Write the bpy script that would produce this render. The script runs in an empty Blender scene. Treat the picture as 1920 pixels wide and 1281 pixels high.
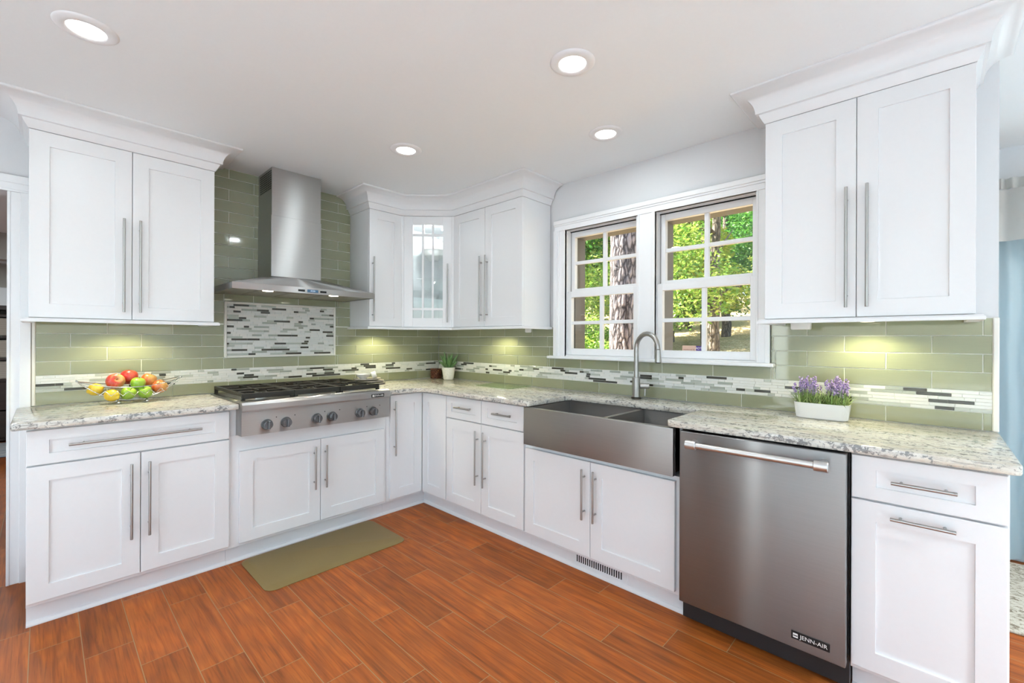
import bpy, bmesh, math, random
from mathutils import Vector, Matrix
random.seed(7)
SC = bpy.context.scene
COL = SC.collection
# ------------------------------------------------------------------ camera
cam_d = bpy.data.cameras.new('camera'); cam = bpy.data.objects.new('camera', cam_d); COL.objects.link(cam)
YAW, ROLL = math.radians(43.274), math.radians(0.2204)
fw = Vector((math.cos(YAW), math.sin(YAW), 0)); rt = Vector((math.sin(YAW), -math.cos(YAW), 0)); up = Vector((0, 0, 1))
r2 = rt*math.cos(ROLL)+up*math.sin(ROLL); u2 = up*math.cos(ROLL)-rt*math.sin(ROLL)
cam.matrix_world = Matrix(((r2.x, u2.x, -fw.x, -2.605), (r2.y, u2.y, -fw.y, -3.4597), (r2.z, u2.z, -fw.z, 1.2752), (0, 0, 0, 1)))
cam_d.sensor_fit = 'HORIZONTAL'; cam_d.sensor_width = 36; cam_d.lens = 832.54/1920*36
cam_d.shift_x = -5.7/1920; cam_d.shift_y = -3.19/1920
cam_d.clip_start = 0.05; cam_d.clip_end = 200
SC.camera = cam
# ------------------------------------------------------------------ view, world, sun, daylight
vs = SC.view_settings
vs.view_transform = 'Standard'; vs.look = 'None'; vs.gamma = 1; vs.use_curve_mapping = False
vs.exposure = 0.12
W = bpy.data.worlds.new('sky'); SC.world = W; W.use_nodes = True
wn = W.node_tree; wn.nodes.clear()
sky = wn.nodes.new('ShaderNodeTexSky'); sky.sky_type = 'NISHITA'; sky.sun_disc = False
sky.sun_elevation = math.radians(48); sky.sun_rotation = math.radians(20); sky.air_density = 1.0; sky.dust_density = 2.0
bg = wn.nodes.new('ShaderNodeBackground'); bg.inputs['Strength'].default_value = 0.6
wo = wn.nodes.new('ShaderNodeOutputWorld')
wn.links.new(sky.outputs[0], bg.inputs[0]); wn.links.new(bg.outputs[0], wo.inputs[0])
SC.cycles.max_bounces = 10; SC.cycles.diffuse_bounces = 6; SC.cycles.glossy_bounces = 4
SC.cycles.transparent_max_bounces = 16; SC.cycles.transmission_bounces = 6
SC.cycles.sample_clamp_indirect = 6.0; SC.cycles.caustics_reflective = False; SC.cycles.caustics_refractive = False

def light(name, kind, loc, energy, color=(1, 1, 1), rot=(0, 0, 0), **kw):
    d = bpy.data.lights.new(name, kind); d.energy = energy; d.color = color
    for k, v in kw.items(): setattr(d, k, v)
    o = bpy.data.objects.new(name, d); o.location = loc; o.rotation_euler = rot; COL.objects.link(o); return o
R = math.radians
sun = light('sun', 'SUN', (5, 10, 15), 34.0, (1, .95, .85), angle=R(.6))
sun.rotation_euler = Vector((0.35, -0.62, -0.70)).to_track_quat('-Z', 'Y').to_euler()
DAY = (0.86, 0.965, 1.0)
# unseen fill lights added at invented rear and left window openings
light('fill_rear', 'AREA', (-2.5, -7.93, 1.25), 12, DAY, (R(115), 0, 0), shape='RECTANGLE', size=3.4, size_y=2.0)
light('fill_side', 'AREA', (-5.53, -3.6, 1.45), 10, DAY, (R(115), 0, R(-90)), shape='RECTANGLE', size=3.0, size_y=1.5)
light('added_streak_light', 'AREA', (-5.58, -1.65, 1.2), 5.5, DAY, (R(90), 0, R(-90)), shape='RECTANGLE', size=.22, size_y=1.7)  # narrow light added to put a streak on the dishwasher door
light('daylight_nook', 'AREA', (1.24, -5.2, 1.25), 55, (.85, .95, 1), (R(90), 0, R(90)), shape='RECTANGLE', size=1.7, size_y=1.5)
LAMP = (0.865, 0.97, 1.0)
LAMP_W = 3.0; FILL_W = 66

light('nook_fill_light', 'AREA', (.62, -5.1, 2.40), 26, (1, .97, .92), shape='DISK', size=.3)  # unseen lamp added to brighten the nook ceiling and wall

# ------------------------------------------------------------------ helpers
WL = {}
def bm_new(): return bmesh.new()
def finish(name, bm, mats, parent=None, smooth=None, recalc=True, origin=None):
    if recalc: bmesh.ops.recalc_face_normals(bm, faces=bm.faces)
    if parent is not None: base = WL[parent.name]
    elif origin is not None: base = Vector(origin)
    else:
        xs = [v.co.x for v in bm.verts]; ys = [v.co.y for v in bm.verts]; zs = [v.co.z for v in bm.verts]
        base = Vector(((min(xs)+max(xs))/2, (min(ys)+max(ys))/2, min(zs)))
    bmesh.ops.translate(bm, verts=bm.verts, vec=-base)
    me = bpy.data.meshes.new(name); bm.to_mesh(me); bm.free()
    for m in (mats if isinstance(mats, (list, tuple)) else [mats]): me.materials.append(m)
    if smooth is not None:
        me.polygons.foreach_set('use_smooth', [True]*len(me.polygons))
        me.set_sharp_from_angle(angle=R(smooth))
    o = bpy.data.objects.new(name, me); COL.objects.link(o)
    if parent is not None: o.parent = parent
    else: o.location = base
    WL[o.name] = base
    return o
def tag(o, label, cat, group=None, kind=None):
    o['label'] = label; o['category'] = cat
    if group: o['group'] = group
    if kind: o['kind'] = kind
    return o
def thing(name, label, cat, loc, group=None):
    o = bpy.data.objects.new(name, None); o.empty_display_size = .05; o.location = loc; COL.objects.link(o)
    WL[o.name] = Vector(loc); return tag(o, label, cat, group)
def struct(name, bm, m, parent=None, **k):
    o = finish(name, bm, m, parent, **k)
    if parent is None: o['kind'] = 'structure'
    return o
def part(name, bm, m, parent, smooth=None, label=None, **k):
    o = finish(name, bm, m, parent, smooth, **k)
    if label: o['label'] = label
    return o
def copy_tree(src, loc, label=None):
    r = src.copy(); COL.objects.link(r); r.location = loc; WL[r.name] = Vector(loc)
    if label: r['label'] = label
    for ch in list(src.children):
        c = ch.copy(); COL.objects.link(c); c.parent = r
        for g in list(ch.children):
            d = g.copy(); COL.objects.link(d); d.parent = c
    return r

class Fr:                                   # a local frame: u along a wall, n out of it, z up
    def __init__(s, o, u, n): s.o = Vector(o); s.u = Vector(u).normalized(); s.n = Vector(n).normalized()
    def __call__(s, u, n, z): return s.o+s.u*u+s.n*n+Vector((0, 0, z))
WORLD = Fr((0, 0, 0), (1, 0, 0), (0, 1, 0))
RANGE = Fr((0, 0, 0), (1, 0, 0), (0, -1, 0))          # u = x
WINDOW = Fr((0, 0, 0), (0, 1, 0), (-1, 0, 0))         # u = y

def box(bm, u0, u1, n0, n1, z0, z1, F=WORLD, bev=0, mi=0, seg=1):
    t = bmesh.new()
    P = [t.verts.new(F(u, n, z)) for u in (u0, u1) for n in (n0, n1) for z in (z0, z1)]
    for f in ((0, 1, 3, 2), (4, 6, 7, 5), (0, 4, 5, 1), (2, 3, 7, 6), (0, 2, 6, 4), (1, 5, 7, 3)): t.faces.new([P[i] for i in f])
    bmesh.ops.recalc_face_normals(t, faces=t.faces)
    if bev: bmesh.ops.bevel(t, geom=list(t.edges), offset=bev, segments=seg, affect='EDGES', profile=.5)
    merge(bm, t, mi); return bm
def merge(bm, t, mi=0, mtx=None):
    if mtx is not None: bmesh.ops.transform(t, matrix=mtx, verts=t.verts)
    mp = {v: bm.verts.new(v.co) for v in t.verts}
    for f in t.faces:
        try:
            g = bm.faces.new([mp[v] for v in f.verts]); g.material_index = mi or f.material_index; g.smooth = f.smooth
        except ValueError: pass
    t.free()
def ring_tube(bm, pts, rad, seg=10, mi=0, closed=False, caps=True):
    pts = [Vector(p) for p in pts]; n = len(pts)
    rads = rad if isinstance(rad, (list, tuple)) else [rad]*n
    rings = []; prev = None
    for i, p in enumerate(pts):
        if closed: t = (pts[(i+1) % n]-pts[i-1])
        else: t = pts[min(i+1, n-1)]-pts[max(i-1, 0)]
        t.normalize()
        if prev is None:
            a = Vector((0, 0, 1)) if abs(t.z) < .9 else Vector((1, 0, 0)); x = t.cross(a).normalized()
        else: x = (prev-t*prev.dot(t)).normalized()
        prev = x; y = t.cross(x)
        rings.append([bm.verts.new(p+(x*math.cos(2*math.pi*k/seg)+y*math.sin(2*math.pi*k/seg))*rads[i]) for k in range(seg)])
    for i in range(n if closed else n-1):
        a, b = rings[i], rings[(i+1) % n]
        for k in range(seg):
            f = bm.faces.new((a[k], a[(k+1) % seg], b[(k+1) % seg], b[k])); f.material_index = mi
    if caps and not closed:
        bm.faces.new(rings[0][::-1]).material_index = mi; bm.faces.new(rings[-1]).material_index = mi
    return bm
def lathe(bm, prof, c=(0, 0, 0), seg=24, mi=0, mtx=None):
    t = bmesh.new(); rings = []
    for r, z in prof:
        if r < 1e-6: rings.append([t.verts.new((0, 0, z))])
        else: rings.append([t.verts.new((r*math.cos(2*math.pi*k/seg), r*math.sin(2*math.pi*k/seg), z)) for k in range(seg)])
    for a, b in zip(rings, rings[1:]):
        for k in range(seg):
            k2 = (k+1) % seg
            if len(a) == 1 and len(b) == 1: continue
            if len(a) == 1: t.faces.new((a[0], b[k], b[k2]))
            elif len(b) == 1: t.faces.new((a[k], a[k2], b[0]))
            else: t.faces.new((a[k], a[k2], b[k2], b[k]))
    bmesh.ops.recalc_face_normals(t, faces=t.faces)
    M = Matrix.Translation(Vector(c))
    if mtx is not None: M = M @ mtx
    merge(bm, t, mi, M); return bm
def prism(bm, poly, z0, z1, bev=0, mi=0, seg=2):
    t = bmesh.new()
    lo = [t.verts.new((x, y, z0)) for x, y in poly]; hi = [t.verts.new((x, y, z1)) for x, y in poly]
    n = len(poly)
    t.faces.new(lo[::-1]); t.faces.new(hi)
    for i in range(n): t.faces.new((lo[i], lo[(i+1) % n], hi[(i+1) % n], hi[i]))
    bmesh.ops.recalc_face_normals(t, faces=t.faces)
    if bev:
        es = [e for e in t.edges if abs(e.verts[0].co.z-e.verts[1].co.z) < 1e-6]
        bmesh.ops.bevel(t, geom=es, offset=bev, segments=seg, affect='EDGES', profile=.5)
    merge(bm, t, mi); return bm
def axis_mtx(p, d):                          # z axis -> d at p
    return Matrix.Translation(Vector(p)) @ Vector(d).to_track_quat('Z', 'Y').to_matrix().to_4x4()
def cyl(bm, p0, p1, r, seg=16, mi=0, r1=None, bev=0):
    p0, p1 = Vector(p0), Vector(p1); h = (p1-p0).length
    r1 = r if r1 is None else r1
    prof = [(0, 0), (r-bev, 0), (r, bev), (r1, h-bev), (r1-bev, h), (0, h)] if bev else [(0, 0), (r, 0), (r1, h), (0, h)]
    return lathe(bm, prof, seg=seg, mi=mi, mtx=axis_mtx(p0, p1-p0))
def sphere(bm, c, r, seg=12, sq=(1, 1, 1), mi=0, rot=None):
    t = bmesh.new(); bmesh.ops.create_uvsphere(t, u_segments=seg, v_segments=max(6, seg*2//3), radius=r)
    M = Matrix.Translation(Vector(c)) @ (rot.to_4x4() if rot is not None else Matrix()) @ Matrix.Diagonal((sq[0], sq[1], sq[2], 1))
    for f in t.faces: f.smooth = True
    merge(bm, t, mi, M); return bm
def offset_path(path, d):                    # offset to the right-hand side, mitred
    out = []; n = len(path)
    for i in range(n):
        p = Vector(path[i]+(0,)) if len(path[i]) == 2 else Vector(path[i])
        ns = []
        if i > 0: a = (Vector(path[i])-Vector(path[i-1])).normalized(); ns.append(Vector((a.y, -a.x)))
        if i < n-1: a = (Vector(path[i+1])-Vector(path[i])).normalized(); ns.append(Vector((a.y, -a.x)))
        if len(ns) == 1: m = ns[0]*d
        else: s = ns[0]+ns[1]; m = s*(d/(1+ns[0].dot(ns[1])))
        out.append((path[i][0]+m.x, path[i][1]+m.y))
    return out
def sweep(bm, path, prof, closed_prof=True):
    path = [Vector(p) for p in path]
    rows = []
    for d, z in prof:
        rows.append([bm.verts.new((x, y, z)) for x, y in offset_path([tuple(p) for p in path], d)])
    m = len(rows)
    for j in range(m if closed_prof else m-1):
        a, b = rows[j], rows[(j+1) % m]
        for i in range(len(path)-1): bm.faces.new((a[i], a[i+1], b[i+1], b[i]))
    if closed_prof:
        bm.faces.new([r[0] for r in rows]); bm.faces.new([r[-1] for r in rows][::-1])
    return bm
def text_bm(s, size, F, u, n, z, depth=.001, flip=1):
    cu = bpy.data.curves.new('lettering', 'FONT'); cu.body = s; cu.size = size; cu.extrude = depth; cu.align_x = 'CENTER'; cu.align_y = 'CENTER'
    o = bpy.data.objects.new('lettering', cu); COL.objects.link(o)
    dg = bpy.context.evaluated_depsgraph_get(); me = bpy.data.meshes.new_from_object(o.evaluated_get(dg))
    bm = bmesh.new(); bm.from_mesh(me)
    bpy.data.objects.remove(o); bpy.data.meshes.remove(me); bpy.data.curves.remove(cu)
    for v in bm.verts: v.co = F(u+flip*v.co.x, n+v.co.z, z+v.co.y)
    return bm

# ------------------------------------------------------------------ materials
class MB:
    def __init__(s, name):
        s.m = bpy.data.materials.new(name); s.m.use_nodes = True; s.t = s.m.node_tree; s.t.nodes.clear()
        s.out = s.t.nodes.new('ShaderNodeOutputMaterial')
    def n(s, typ, ins=None, **props):
        nd = s.t.nodes.new('ShaderNode'+typ)
        for k, v in props.items(): setattr(nd, k, v)
        for k, v in (ins or {}).items():
            sk = nd.inputs[k]
            if isinstance(v, bpy.types.NodeSocket): s.t.links.new(v, sk)
            elif isinstance(v, bpy.types.Node): s.t.links.new(v.outputs[0], sk)
            else:
                if hasattr(sk.default_value, '__len__') and not hasattr(v, '__len__'): v = (v,)*len(sk.default_value)
                if hasattr(sk.default_value, '__len__') and len(sk.default_value) == 4 and len(v) == 3: v = tuple(v)+(1,)
                sk.default_value = v
        return nd
    def math(s, op, a, b=0, c=0): return s.n('Math', {0: a, 1: b, 2: c}, operation=op)
    def ramp(s, fac, stops, interp='LINEAR'):
        nd = s.n('ValToRGB', {0: fac}); cr = nd.color_ramp; cr.interpolation = interp
        while len(cr.elements) < len(stops): cr.elements.new(.5)
        for e, (p, c) in zip(cr.elements, stops): e.position = p; e.color = tuple(c)+(1,) if len(c) == 3 else c
        return nd
    def mix(s, f, a, b, blend='MIX'):
        nd = s.n('Mix', {}, data_type='RGBA', blend_type=blend)
        for i, v in ((0, f), (6, a), (7, b)):
            sk = nd.inputs[i]
            if isinstance(v, bpy.types.NodeSocket): s.t.links.new(v, sk)
            elif isinstance(v, bpy.types.Node): s.t.links.new(v.outputs[0], sk)
            else: sk.default_value = v if i == 0 else (tuple(v)+(1,) if len(v) == 3 else v)
        return nd.outputs[2]
    def pbsdf(s, **k):
        p = s.n('BsdfPrincipled', {kk.replace('_', ' '): v for kk, v in k.items()}); s.done(p); return p
    def done(s, sh): s.t.links.new(sh.outputs[0], s.out.inputs[0])
    def obj(s): return s.n('TexCoord').outputs['Object']
    def pos(s): return s.n('NewGeometry').outputs['Position']
    def scale(s, v, sc): return s.n('Mapping', {'Vector': v, 'Scale': sc})
    def noise(s, v, scale, detail=3, rough=.5, dist=0): return s.n('TexNoise', {'Vector': v, 'Scale': scale, 'Detail': detail, 'Roughness': rough, 'Distortion': dist}).outputs[0]
    def bump(s, h, st=.2, d=.01): return s.n('Bump', {'Height': h, 'Strength': st, 'Distance': d})

def plain(name, col, rough=.5, metal=0, spec=.5, coat=0, **k):
    b = MB(name); b.pbsdf(Base_Color=col, Roughness=rough, Metallic=metal, **({'Specular IOR Level'.replace(' ', '_'): spec}), Coat_Weight=coat, **k); return b.m
def glow(name, col, st):
    b = MB(name); b.done(b.n('Emission', {0: col, 1: st})); return b.m
def painted(name, col, rough=.4, bump=0.0):
    b = MB(name)
    n = b.noise(b.obj(), 60, 3)
    kw = {}
    if bump: kw['Normal'] = b.bump(b.noise(b.obj(), 220, 2), bump, .002)
    b.pbsdf(Base_Color=b.mix(n, [c*.985 for c in col], [min(1, c*1.01) for c in col]), Roughness=rough, **kw); return b.m
M_CAB = painted('white cabinet paint', (.765, .77, .78), .34)
M_TRIM = painted('white trim paint', (.82, .825, .835), .38)
M_CEIL = painted('ceiling paint', (.86, .89, .905), .7, .05)
M_WALL = painted('pale grey wall paint', (.66, .66, .67), .6, .04)
M_NOOKWALL = painted('cool grey nook wall paint', (.70, .71, .73), .6, .04)
M_DARKGAP = plain('shadow black', (.012, .012, .013), .5)
M_BLACK = plain('satin black', (.010, .010, .010), .4, spec=.3)
M_IRON = plain('cast iron', (.017, .015, .011), .5, spec=.3)
M_GREYPL = plain('dark grey knob metal', (.13, .13, .135), .36, .75)
M_WHITEPL = plain('white plastic', (.78, .78, .76), .35)
M_CERAM = plain('white ceramic', (.84, .83, .80), .22)
M_CHROME = plain('polished chrome', (.75, .74, .72), .12, 1)
M_CREAMTRIM = plain('cream stone trim', (.78, .76, .70), .35)
M_GLOW = glow('lamp diffuser', (1, .98, .94), 6)
M_PUCK = glow('puck light diffuser', (1, .95, .8), 5)
M_TAUPE = painted('taupe exterior paint', (.115, .105, .09), .6)

def steel(name, col, rough, aniso, axis='Z', streak=(3, 3, 260)):
    b = MB(name)
    n = b.noise(b.scale(b.obj(), streak), 1.0, 3, .6)
    tg = b.n('Tangent', {}, direction_type='RADIAL', axis=axis)
    b.pbsdf(Base_Color=b.mix(n, [c*.93 for c in col], [min(1, c*1.05) for c in col]), Metallic=1, Roughness=b.math('MULTIPLY_ADD', n, .08, rough-.04), Anisotropic=aniso, Anisotropic_Rotation=.25, Tangent=tg)
    return b.m
M_STEEL = steel('brushed stainless steel', (.50, .495, .49), .40, 1.0)
M_SINK = steel('satin sink steel', (.36, .345, .33), .44, .9)
M_DWSTEEL = steel('dishwasher door steel', (.26, .25, .245), .31, 1.0)
M_HANDLE = plain('brushed nickel', (.40, .39, .375), .36, 1)
M_HOODUNDER = plain('hood filter steel', (.35, .32, .25), .4, 1)
def pane(name, tint=(1, 1, 1), refl=.06):
    b = MB(name)
    bf = b.n('NewGeometry').outputs['Backfacing']
    fac = b.n('Fresnel', {'IOR': b.math('MULTIPLY_ADD', bf, 1/1.45-1.45, 1.45)})
    b.done(b.n('MixShader', {0: fac, 1: b.n('BsdfTransparent', {0: tint}), 2: b.n('BsdfGlossy', {0: (1, 1, 1), 1: .01})})); return b.m
M_PANE = pane('window glass', (.985, .99, .985))
M_CLEAR = pane('clear glassware', (.985, .995, .99))
M_GREENGLASS = pane('green cutting board glass', (.84, .93, .83))

# glass tile, mosaic sticks
def tile_mat():
    b = MB('sage glass tile')
    isl = b.n('NewGeometry').outputs['Random Per Island']
    n = b.noise(b.scale(b.obj(), (6, 6, 60)), 3, 3)
    c = b.mix(isl, (.215, .225, .137), (.27, .275, .178))
    c = b.mix(b.math('MULTIPLY', n, .25), c, (.33, .335, .215))
    b.pbsdf(Base_Color=c, Roughness=.06, Specular_IOR_Level=.65, Coat_Weight=.3, Coat_Roughness=.03); return b.m
M_TILE = tile_mat()
M_GROUT = plain('cream grout', (.80, .80, .72), .8)
def mosaic_mat():
    b = MB('mosaic sticks')
    isl = b.n('NewGeometry').outputs['Random Per Island']
    n = b.noise(b.obj(), 45, 3)
    c = b.ramp(isl, [(0, (.74, .74, .71)), (.30, (.68, .69, .66)), (.50, (.76, .75, .71)), (.66, (.36, .38, .33)), (.76, (.46, .48, .43)), (.86, (.055, .052, .04))], 'CONSTANT')
    c2 = b.mix(b.math('MULTIPLY', n, .22), c.outputs[0], (.55, .55, .52), 'MULTIPLY')
    ro = b.ramp(isl, [(0, (.35,)*3), (.66, (.1,)*3)], 'CONSTANT')
    b.pbsdf(Base_Color=c2, Roughness=ro.outputs[0]); return b.m
M_MOSAIC = mosaic_mat()
def granite():
    b = MB('cream granite')
    p = b.pos()
    sx = b.n('SeparateXYZ', {0: p})
    msk = b.math('GREATER_THAN', b.math('SUBTRACT', sx.outputs[1], sx.outputs[0]), 0)      # slabs mitred at the corner
    va = b.scale(p, (1, 5.5, 5.5)); vb = b.scale(p, (5.5, 1, 5.5))
    v = b.n('Mix', {0: msk.outputs[0], 4: vb.outputs[0], 5: va.outputs[0]}, data_type='VECTOR').outputs[1]
    n1 = b.noise(v, 9, 6, .65, .6); n2 = b.noise(v, 22, 5, .7, .8); n3 = b.noise(p, 55, 4, .7, .5); n4 = b.noise(v, 4, 4, .6, .4); n5 = b.noise(p, 160, 2)
    base = b.ramp(n1, [(.30, (.36, .31, .235)), (.45, (.56, .51, .425)), (.62, (.71, .68, .60))])
    c = b.mix(b.ramp(n4, [(.42, (0,)*3), (.62, (1,)*3)]).outputs[0], base.outputs[0], (.58, .565, .53))
    vein = b.ramp(n2, [(.535, (0,)*3), (.63, (1,)*3)])
    c = b.mix(b.math('MULTIPLY', vein.outputs[0], .85), c, (.17, .145, .125))
    sp = b.ramp(b.math('ADD', b.math('MULTIPLY', n3, .65), b.math('MULTIPLY', n4, .35)), [(.53, (0,)*3), (.575, (1,)*3)])
    c = b.mix(b.math('MULTIPLY', sp.outputs[0], .85), c, (.05, .048, .055))
    c = b.mix(b.math('MULTIPLY', n5, .18), c, (.9, .88, .82))
    b.pbsdf(Base_Color=c, Roughness=.13, Specular_IOR_Level=.5); return b.m
M_GRANITE = granite()
def floor_mat():
    b = MB('wood look floor planks')
    p = b.pos(); s = b.n('SeparateXYZ', {0: p}); X, Y = s.outputs[0], s.outputs[1]
    w, L = .1505, .612
    q = b.math('DIVIDE', b.math('ADD', X, 1.739+15*w), w); row = b.math('FLOOR', q); fx = b.math('FRACT', q)
    y = b.math('DIVIDE', b.math('ADD', b.math('ADD', Y, 1.42+20*L), b.math('MULTIPLY', b.math('SUBTRACT', row, 15), .204)), L)
    col = b.math('FLOOR', y); fy = b.math('FRACT', y)
    idv = b.n('CombineXYZ', {0: row, 1: col})
    wn_ = b.n('TexWhiteNoise', {'Vector': idv}, noise_dimensions='3D')
    off = b.n('CombineXYZ', {0: b.math('MULTIPLY', wn_.outputs[0], 37), 1: b.math('MULTIPLY', wn_.outputs[0], 11), 2: b.math('MULTIPLY', wn_.outputs[0], 5)})
    v = b.n('VectorMath', {0: p, 1: off}, operation='ADD').outputs[0]
    g1 = b.noise(b.scale(v, (20, 1.0, 1)), 1.5, 5, .62, .7)
    g2 = b.noise(b.scale(v, (110, 3.5, 1)), 1.2, 4, .6, .3)
    wv = b.n('TexWave', {'Vector': b.scale(v, (6.5, .8, 1)), 'Scale': 2.2, 'Distortion': 9, 'Detail': 3, 'Detail Scale': 1.2}, wave_type='RINGS')
    c = b.ramp(g1, [(.25, (.13, .029, .006)), (.48, (.33, .080, .013)), (.70, (.44, .122, .022))]).outputs[0]
    c = b.mix(b.math('MULTIPLY', wv.outputs[1], .30), c, (.17, .055, .02))
    c = b.mix(b.ramp(g2, [(.5, (0,)*3), (.72, (.55,)*3)]).outputs[0], c, (.10, .032, .012))
    tone = b.math('MULTIPLY_ADD', wn_.outputs[0], .34, .86)
    c = b.n('VectorMath', {0: c, 1: b.n('CombineXYZ', {0: tone, 1: tone, 2: tone})}, operation='MULTIPLY').outputs[0]
    ex = b.math('MULTIPLY', b.math('MINIMUM', fx, b.math('SUBTRACT', 1, fx)), w); ey = b.math('MULTIPLY', b.math('MINIMUM', fy, b.math('SUBTRACT', 1, fy)), L)
    mort = b.math('LESS_THAN', b.math('MINIMUM', ex, ey), .0014)
    c = b.mix(mort.outputs[0], c, (.30, .19, .095))
    b.pbsdf(Base_Color=c, Roughness=b.math('MULTIPLY_ADD', g1, .2, .36), Specular_IOR_Level=.2, Normal=b.bump(b.math('SUBTRACT', g2, mort), .12, .002)); return b.m
M_FLOOR = floor_mat()

# ------------------------------------------------------------------ room shell
CZ = 2.4187
X0, Y0, XN = -5.6, -8.0, 1.29               # outer extents of the open room and nook
bm = bm_new(); box(bm, X0-.2, XN+.2, Y0-.2, 7.2, -.12, 0); struct('floor', bm, M_FLOOR)
bm = bm_new(); box(bm, X0-.2, XN+.2, Y0-.2, 7.2, CZ, CZ+.12); struct('ceiling', bm, M_CEIL)
# wall with the cooktop; doorway x -3.56 .. -2.752
bm = bm_new()
box(bm, -2.712, .17, .01, .13, 0, CZ); box(bm, -3.56, -2.712, .01, .13, 2.045, CZ); box(bm, X0, -3.56, .01, .13, 0, CZ)
struct('wall_back', bm, M_WALL)
WIN = [(-2.083, -1.495), (-2.781, -2.188)]
SZ0, SZ1 = 1.158, 2.078
bm = bm_new()
box(bm, .01, .17, -3.65, -2.781, 0, CZ); box(bm, .01, .17, -1.495, .01, 0, CZ)
box(bm, .01, .17, -2.781, -1.495, 0, SZ0); box(bm, .01, .17, -2.781, -1.495, SZ1, CZ); box(bm, .01, .17, -2.188, -2.083, SZ0, SZ1)
struct('wall_right', bm, M_WALL)
bm = bm_new(); box(bm, .17, XN, -3.65, -3.53, 0, CZ); struct('wall_nook_side', bm, M_WALL)
bm = bm_new()                                # nook wall with window opening behind the curtain
box(bm, XN, XN+.14, -4.15, -3.53, 0, CZ); box(bm, XN, XN+.14, Y0, -6.3, 0, CZ); box(bm, XN, XN+.14, -6.3, -4.15, 0, .5); box(bm, XN, XN+.14, -6.3, -4.15, 2.06, CZ)
struct('wall_nook', bm, M_NOOKWALL)
bm = bm_new(); box(bm, XN-.014, XN, -8, -3.652, 0, .105, bev=.004); struct('baseboard_nook', bm, M_NOOKWALL)
bm = bm_new()
box(bm, X0-.14, X0, -1.5, .13, 0, CZ); box(bm, X0-.14, X0, -2.1, -1.8, 0, CZ); box(bm, X0-.14, X0, -1.8, -1.5, 0, .3); box(bm, X0-.14, X0, -1.8, -1.5, 2.1, CZ); box(bm, X0-.14, X0, Y0, -5.1, 0, CZ); box(bm, X0-.14, X0, -5.1, -2.1, 0, .7); box(bm, X0-.14, X0, -5.1, -2.1, 2.2, CZ)  # narrow opening added to hold the dishwasher streak light
struct('wall_left', bm, M_WALL)
bm = bm_new()
box(bm, X0, -4.2, Y0-.14, Y0, 0, CZ); box(bm, -.8, XN, Y0-.14, Y0, 0, CZ); box(bm, -4.2, -.8, Y0-.14, Y0, 2.25, CZ); box(bm, -4.2, -.8, Y0-.14, Y0, 0, .25)
struct('wall_front', bm, M_WALL)
# adjoining room beyond the doorway
bm = bm_new(); box(bm, -4.4, -1.4, 7.0, 7.12, 0, CZ); struct('wall_far', bm, painted('warm beige wall paint', (.45, .42, .37), .6))
bm = bm_new(); box(bm, -4.52, -4.4, .13, 7.12, 0, CZ); struct('wall_far_left', bm, M_WALL)
bm = bm_new(); box(bm, -1.4, -1.28, .13, 7.12, 0, CZ); struct('wall_far_right', bm, M_WALL)

bm = bm_new(); box(bm, -3.3, -.4, Y0+.02, -4.2, .0005, .016); box(bm, X0+.02, -3.3, Y0+.02, -.9, .0005, .016); tag(finish('carpet', bm, plain('pale bounce carpet', (.64, .68, .71), .95)), 'added pale carpet bouncing light, unseen behind the camera', 'carpet')  # unseen carpet added to bounce neutral light up to the ceiling
# door casing round the doorway: jamb and stepped casing
bm = bm_new()
CXI = -2.7345                                # casing edge beside the opening
for a, b_, t in ((0, .0845, .012), (.044, .0845, .020), (.0, .012, .016)):
    box(bm, CXI+a, CXI+b_, -t+.01, .01, 0, 2.03, bev=.002)
    box(bm, -3.574-b_, -3.574-a, -t+.01, .01, 0, 2.03, bev=.002)
    box(bm, -3.574-.0845, CXI+.0845, -t+.0098, .0098, 2.03+a, 2.03+b_, bev=.002)
box(bm, -2.7295, -2.712, .010, .135, 0, 2.045); box(bm, -3.574, -3.56, .010, .135, 0, 2.045); box(bm, -3.56, -2.7295, .010, .135, 2.034, 2.045)
struct('trim_1', bm, M_TRIM)

# window: casing and stool
bm = bm_new()
def cas_v(y0, y1, steps):
    for (f0, f1, t) in steps: box(bm, -t, .01, y0+(y1-y0)*f0, y0+(y1-y0)*f1, 1.158, 2.075, bev=.0015)
cas_v(-1.511, -1.413, ((0, 1, .010), (.66, 1, .022), (0, .12, .015), (.5, .66, .016)))
cas_v(-2.776, -2.842, ((0, 1, .010), (.66, 1, .022), (0, .12, .015)))
cas_v(-2.203, -2.086, ((0, 1, .010), (0, .12, .018), (.06, .2, .014), (.9, 1, .015)))
for z0, z1, t in ((2.072, 2.149, .010), (2.120, 2.149, .022), (2.072, 2.082, .015), (2.108, 2.122, .016)): box(bm, -t, .01, -2.842, -1.413, z0, z1, bev=.0015)
box(bm, -.036, .03, -2.863, -1.362, 1.138, 1.158, bev=.006, seg=3)
struct('trim_2', bm, M_TRIM)
SCREEN = plain('sash cord track', (.30, .30, .30), .5)
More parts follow.
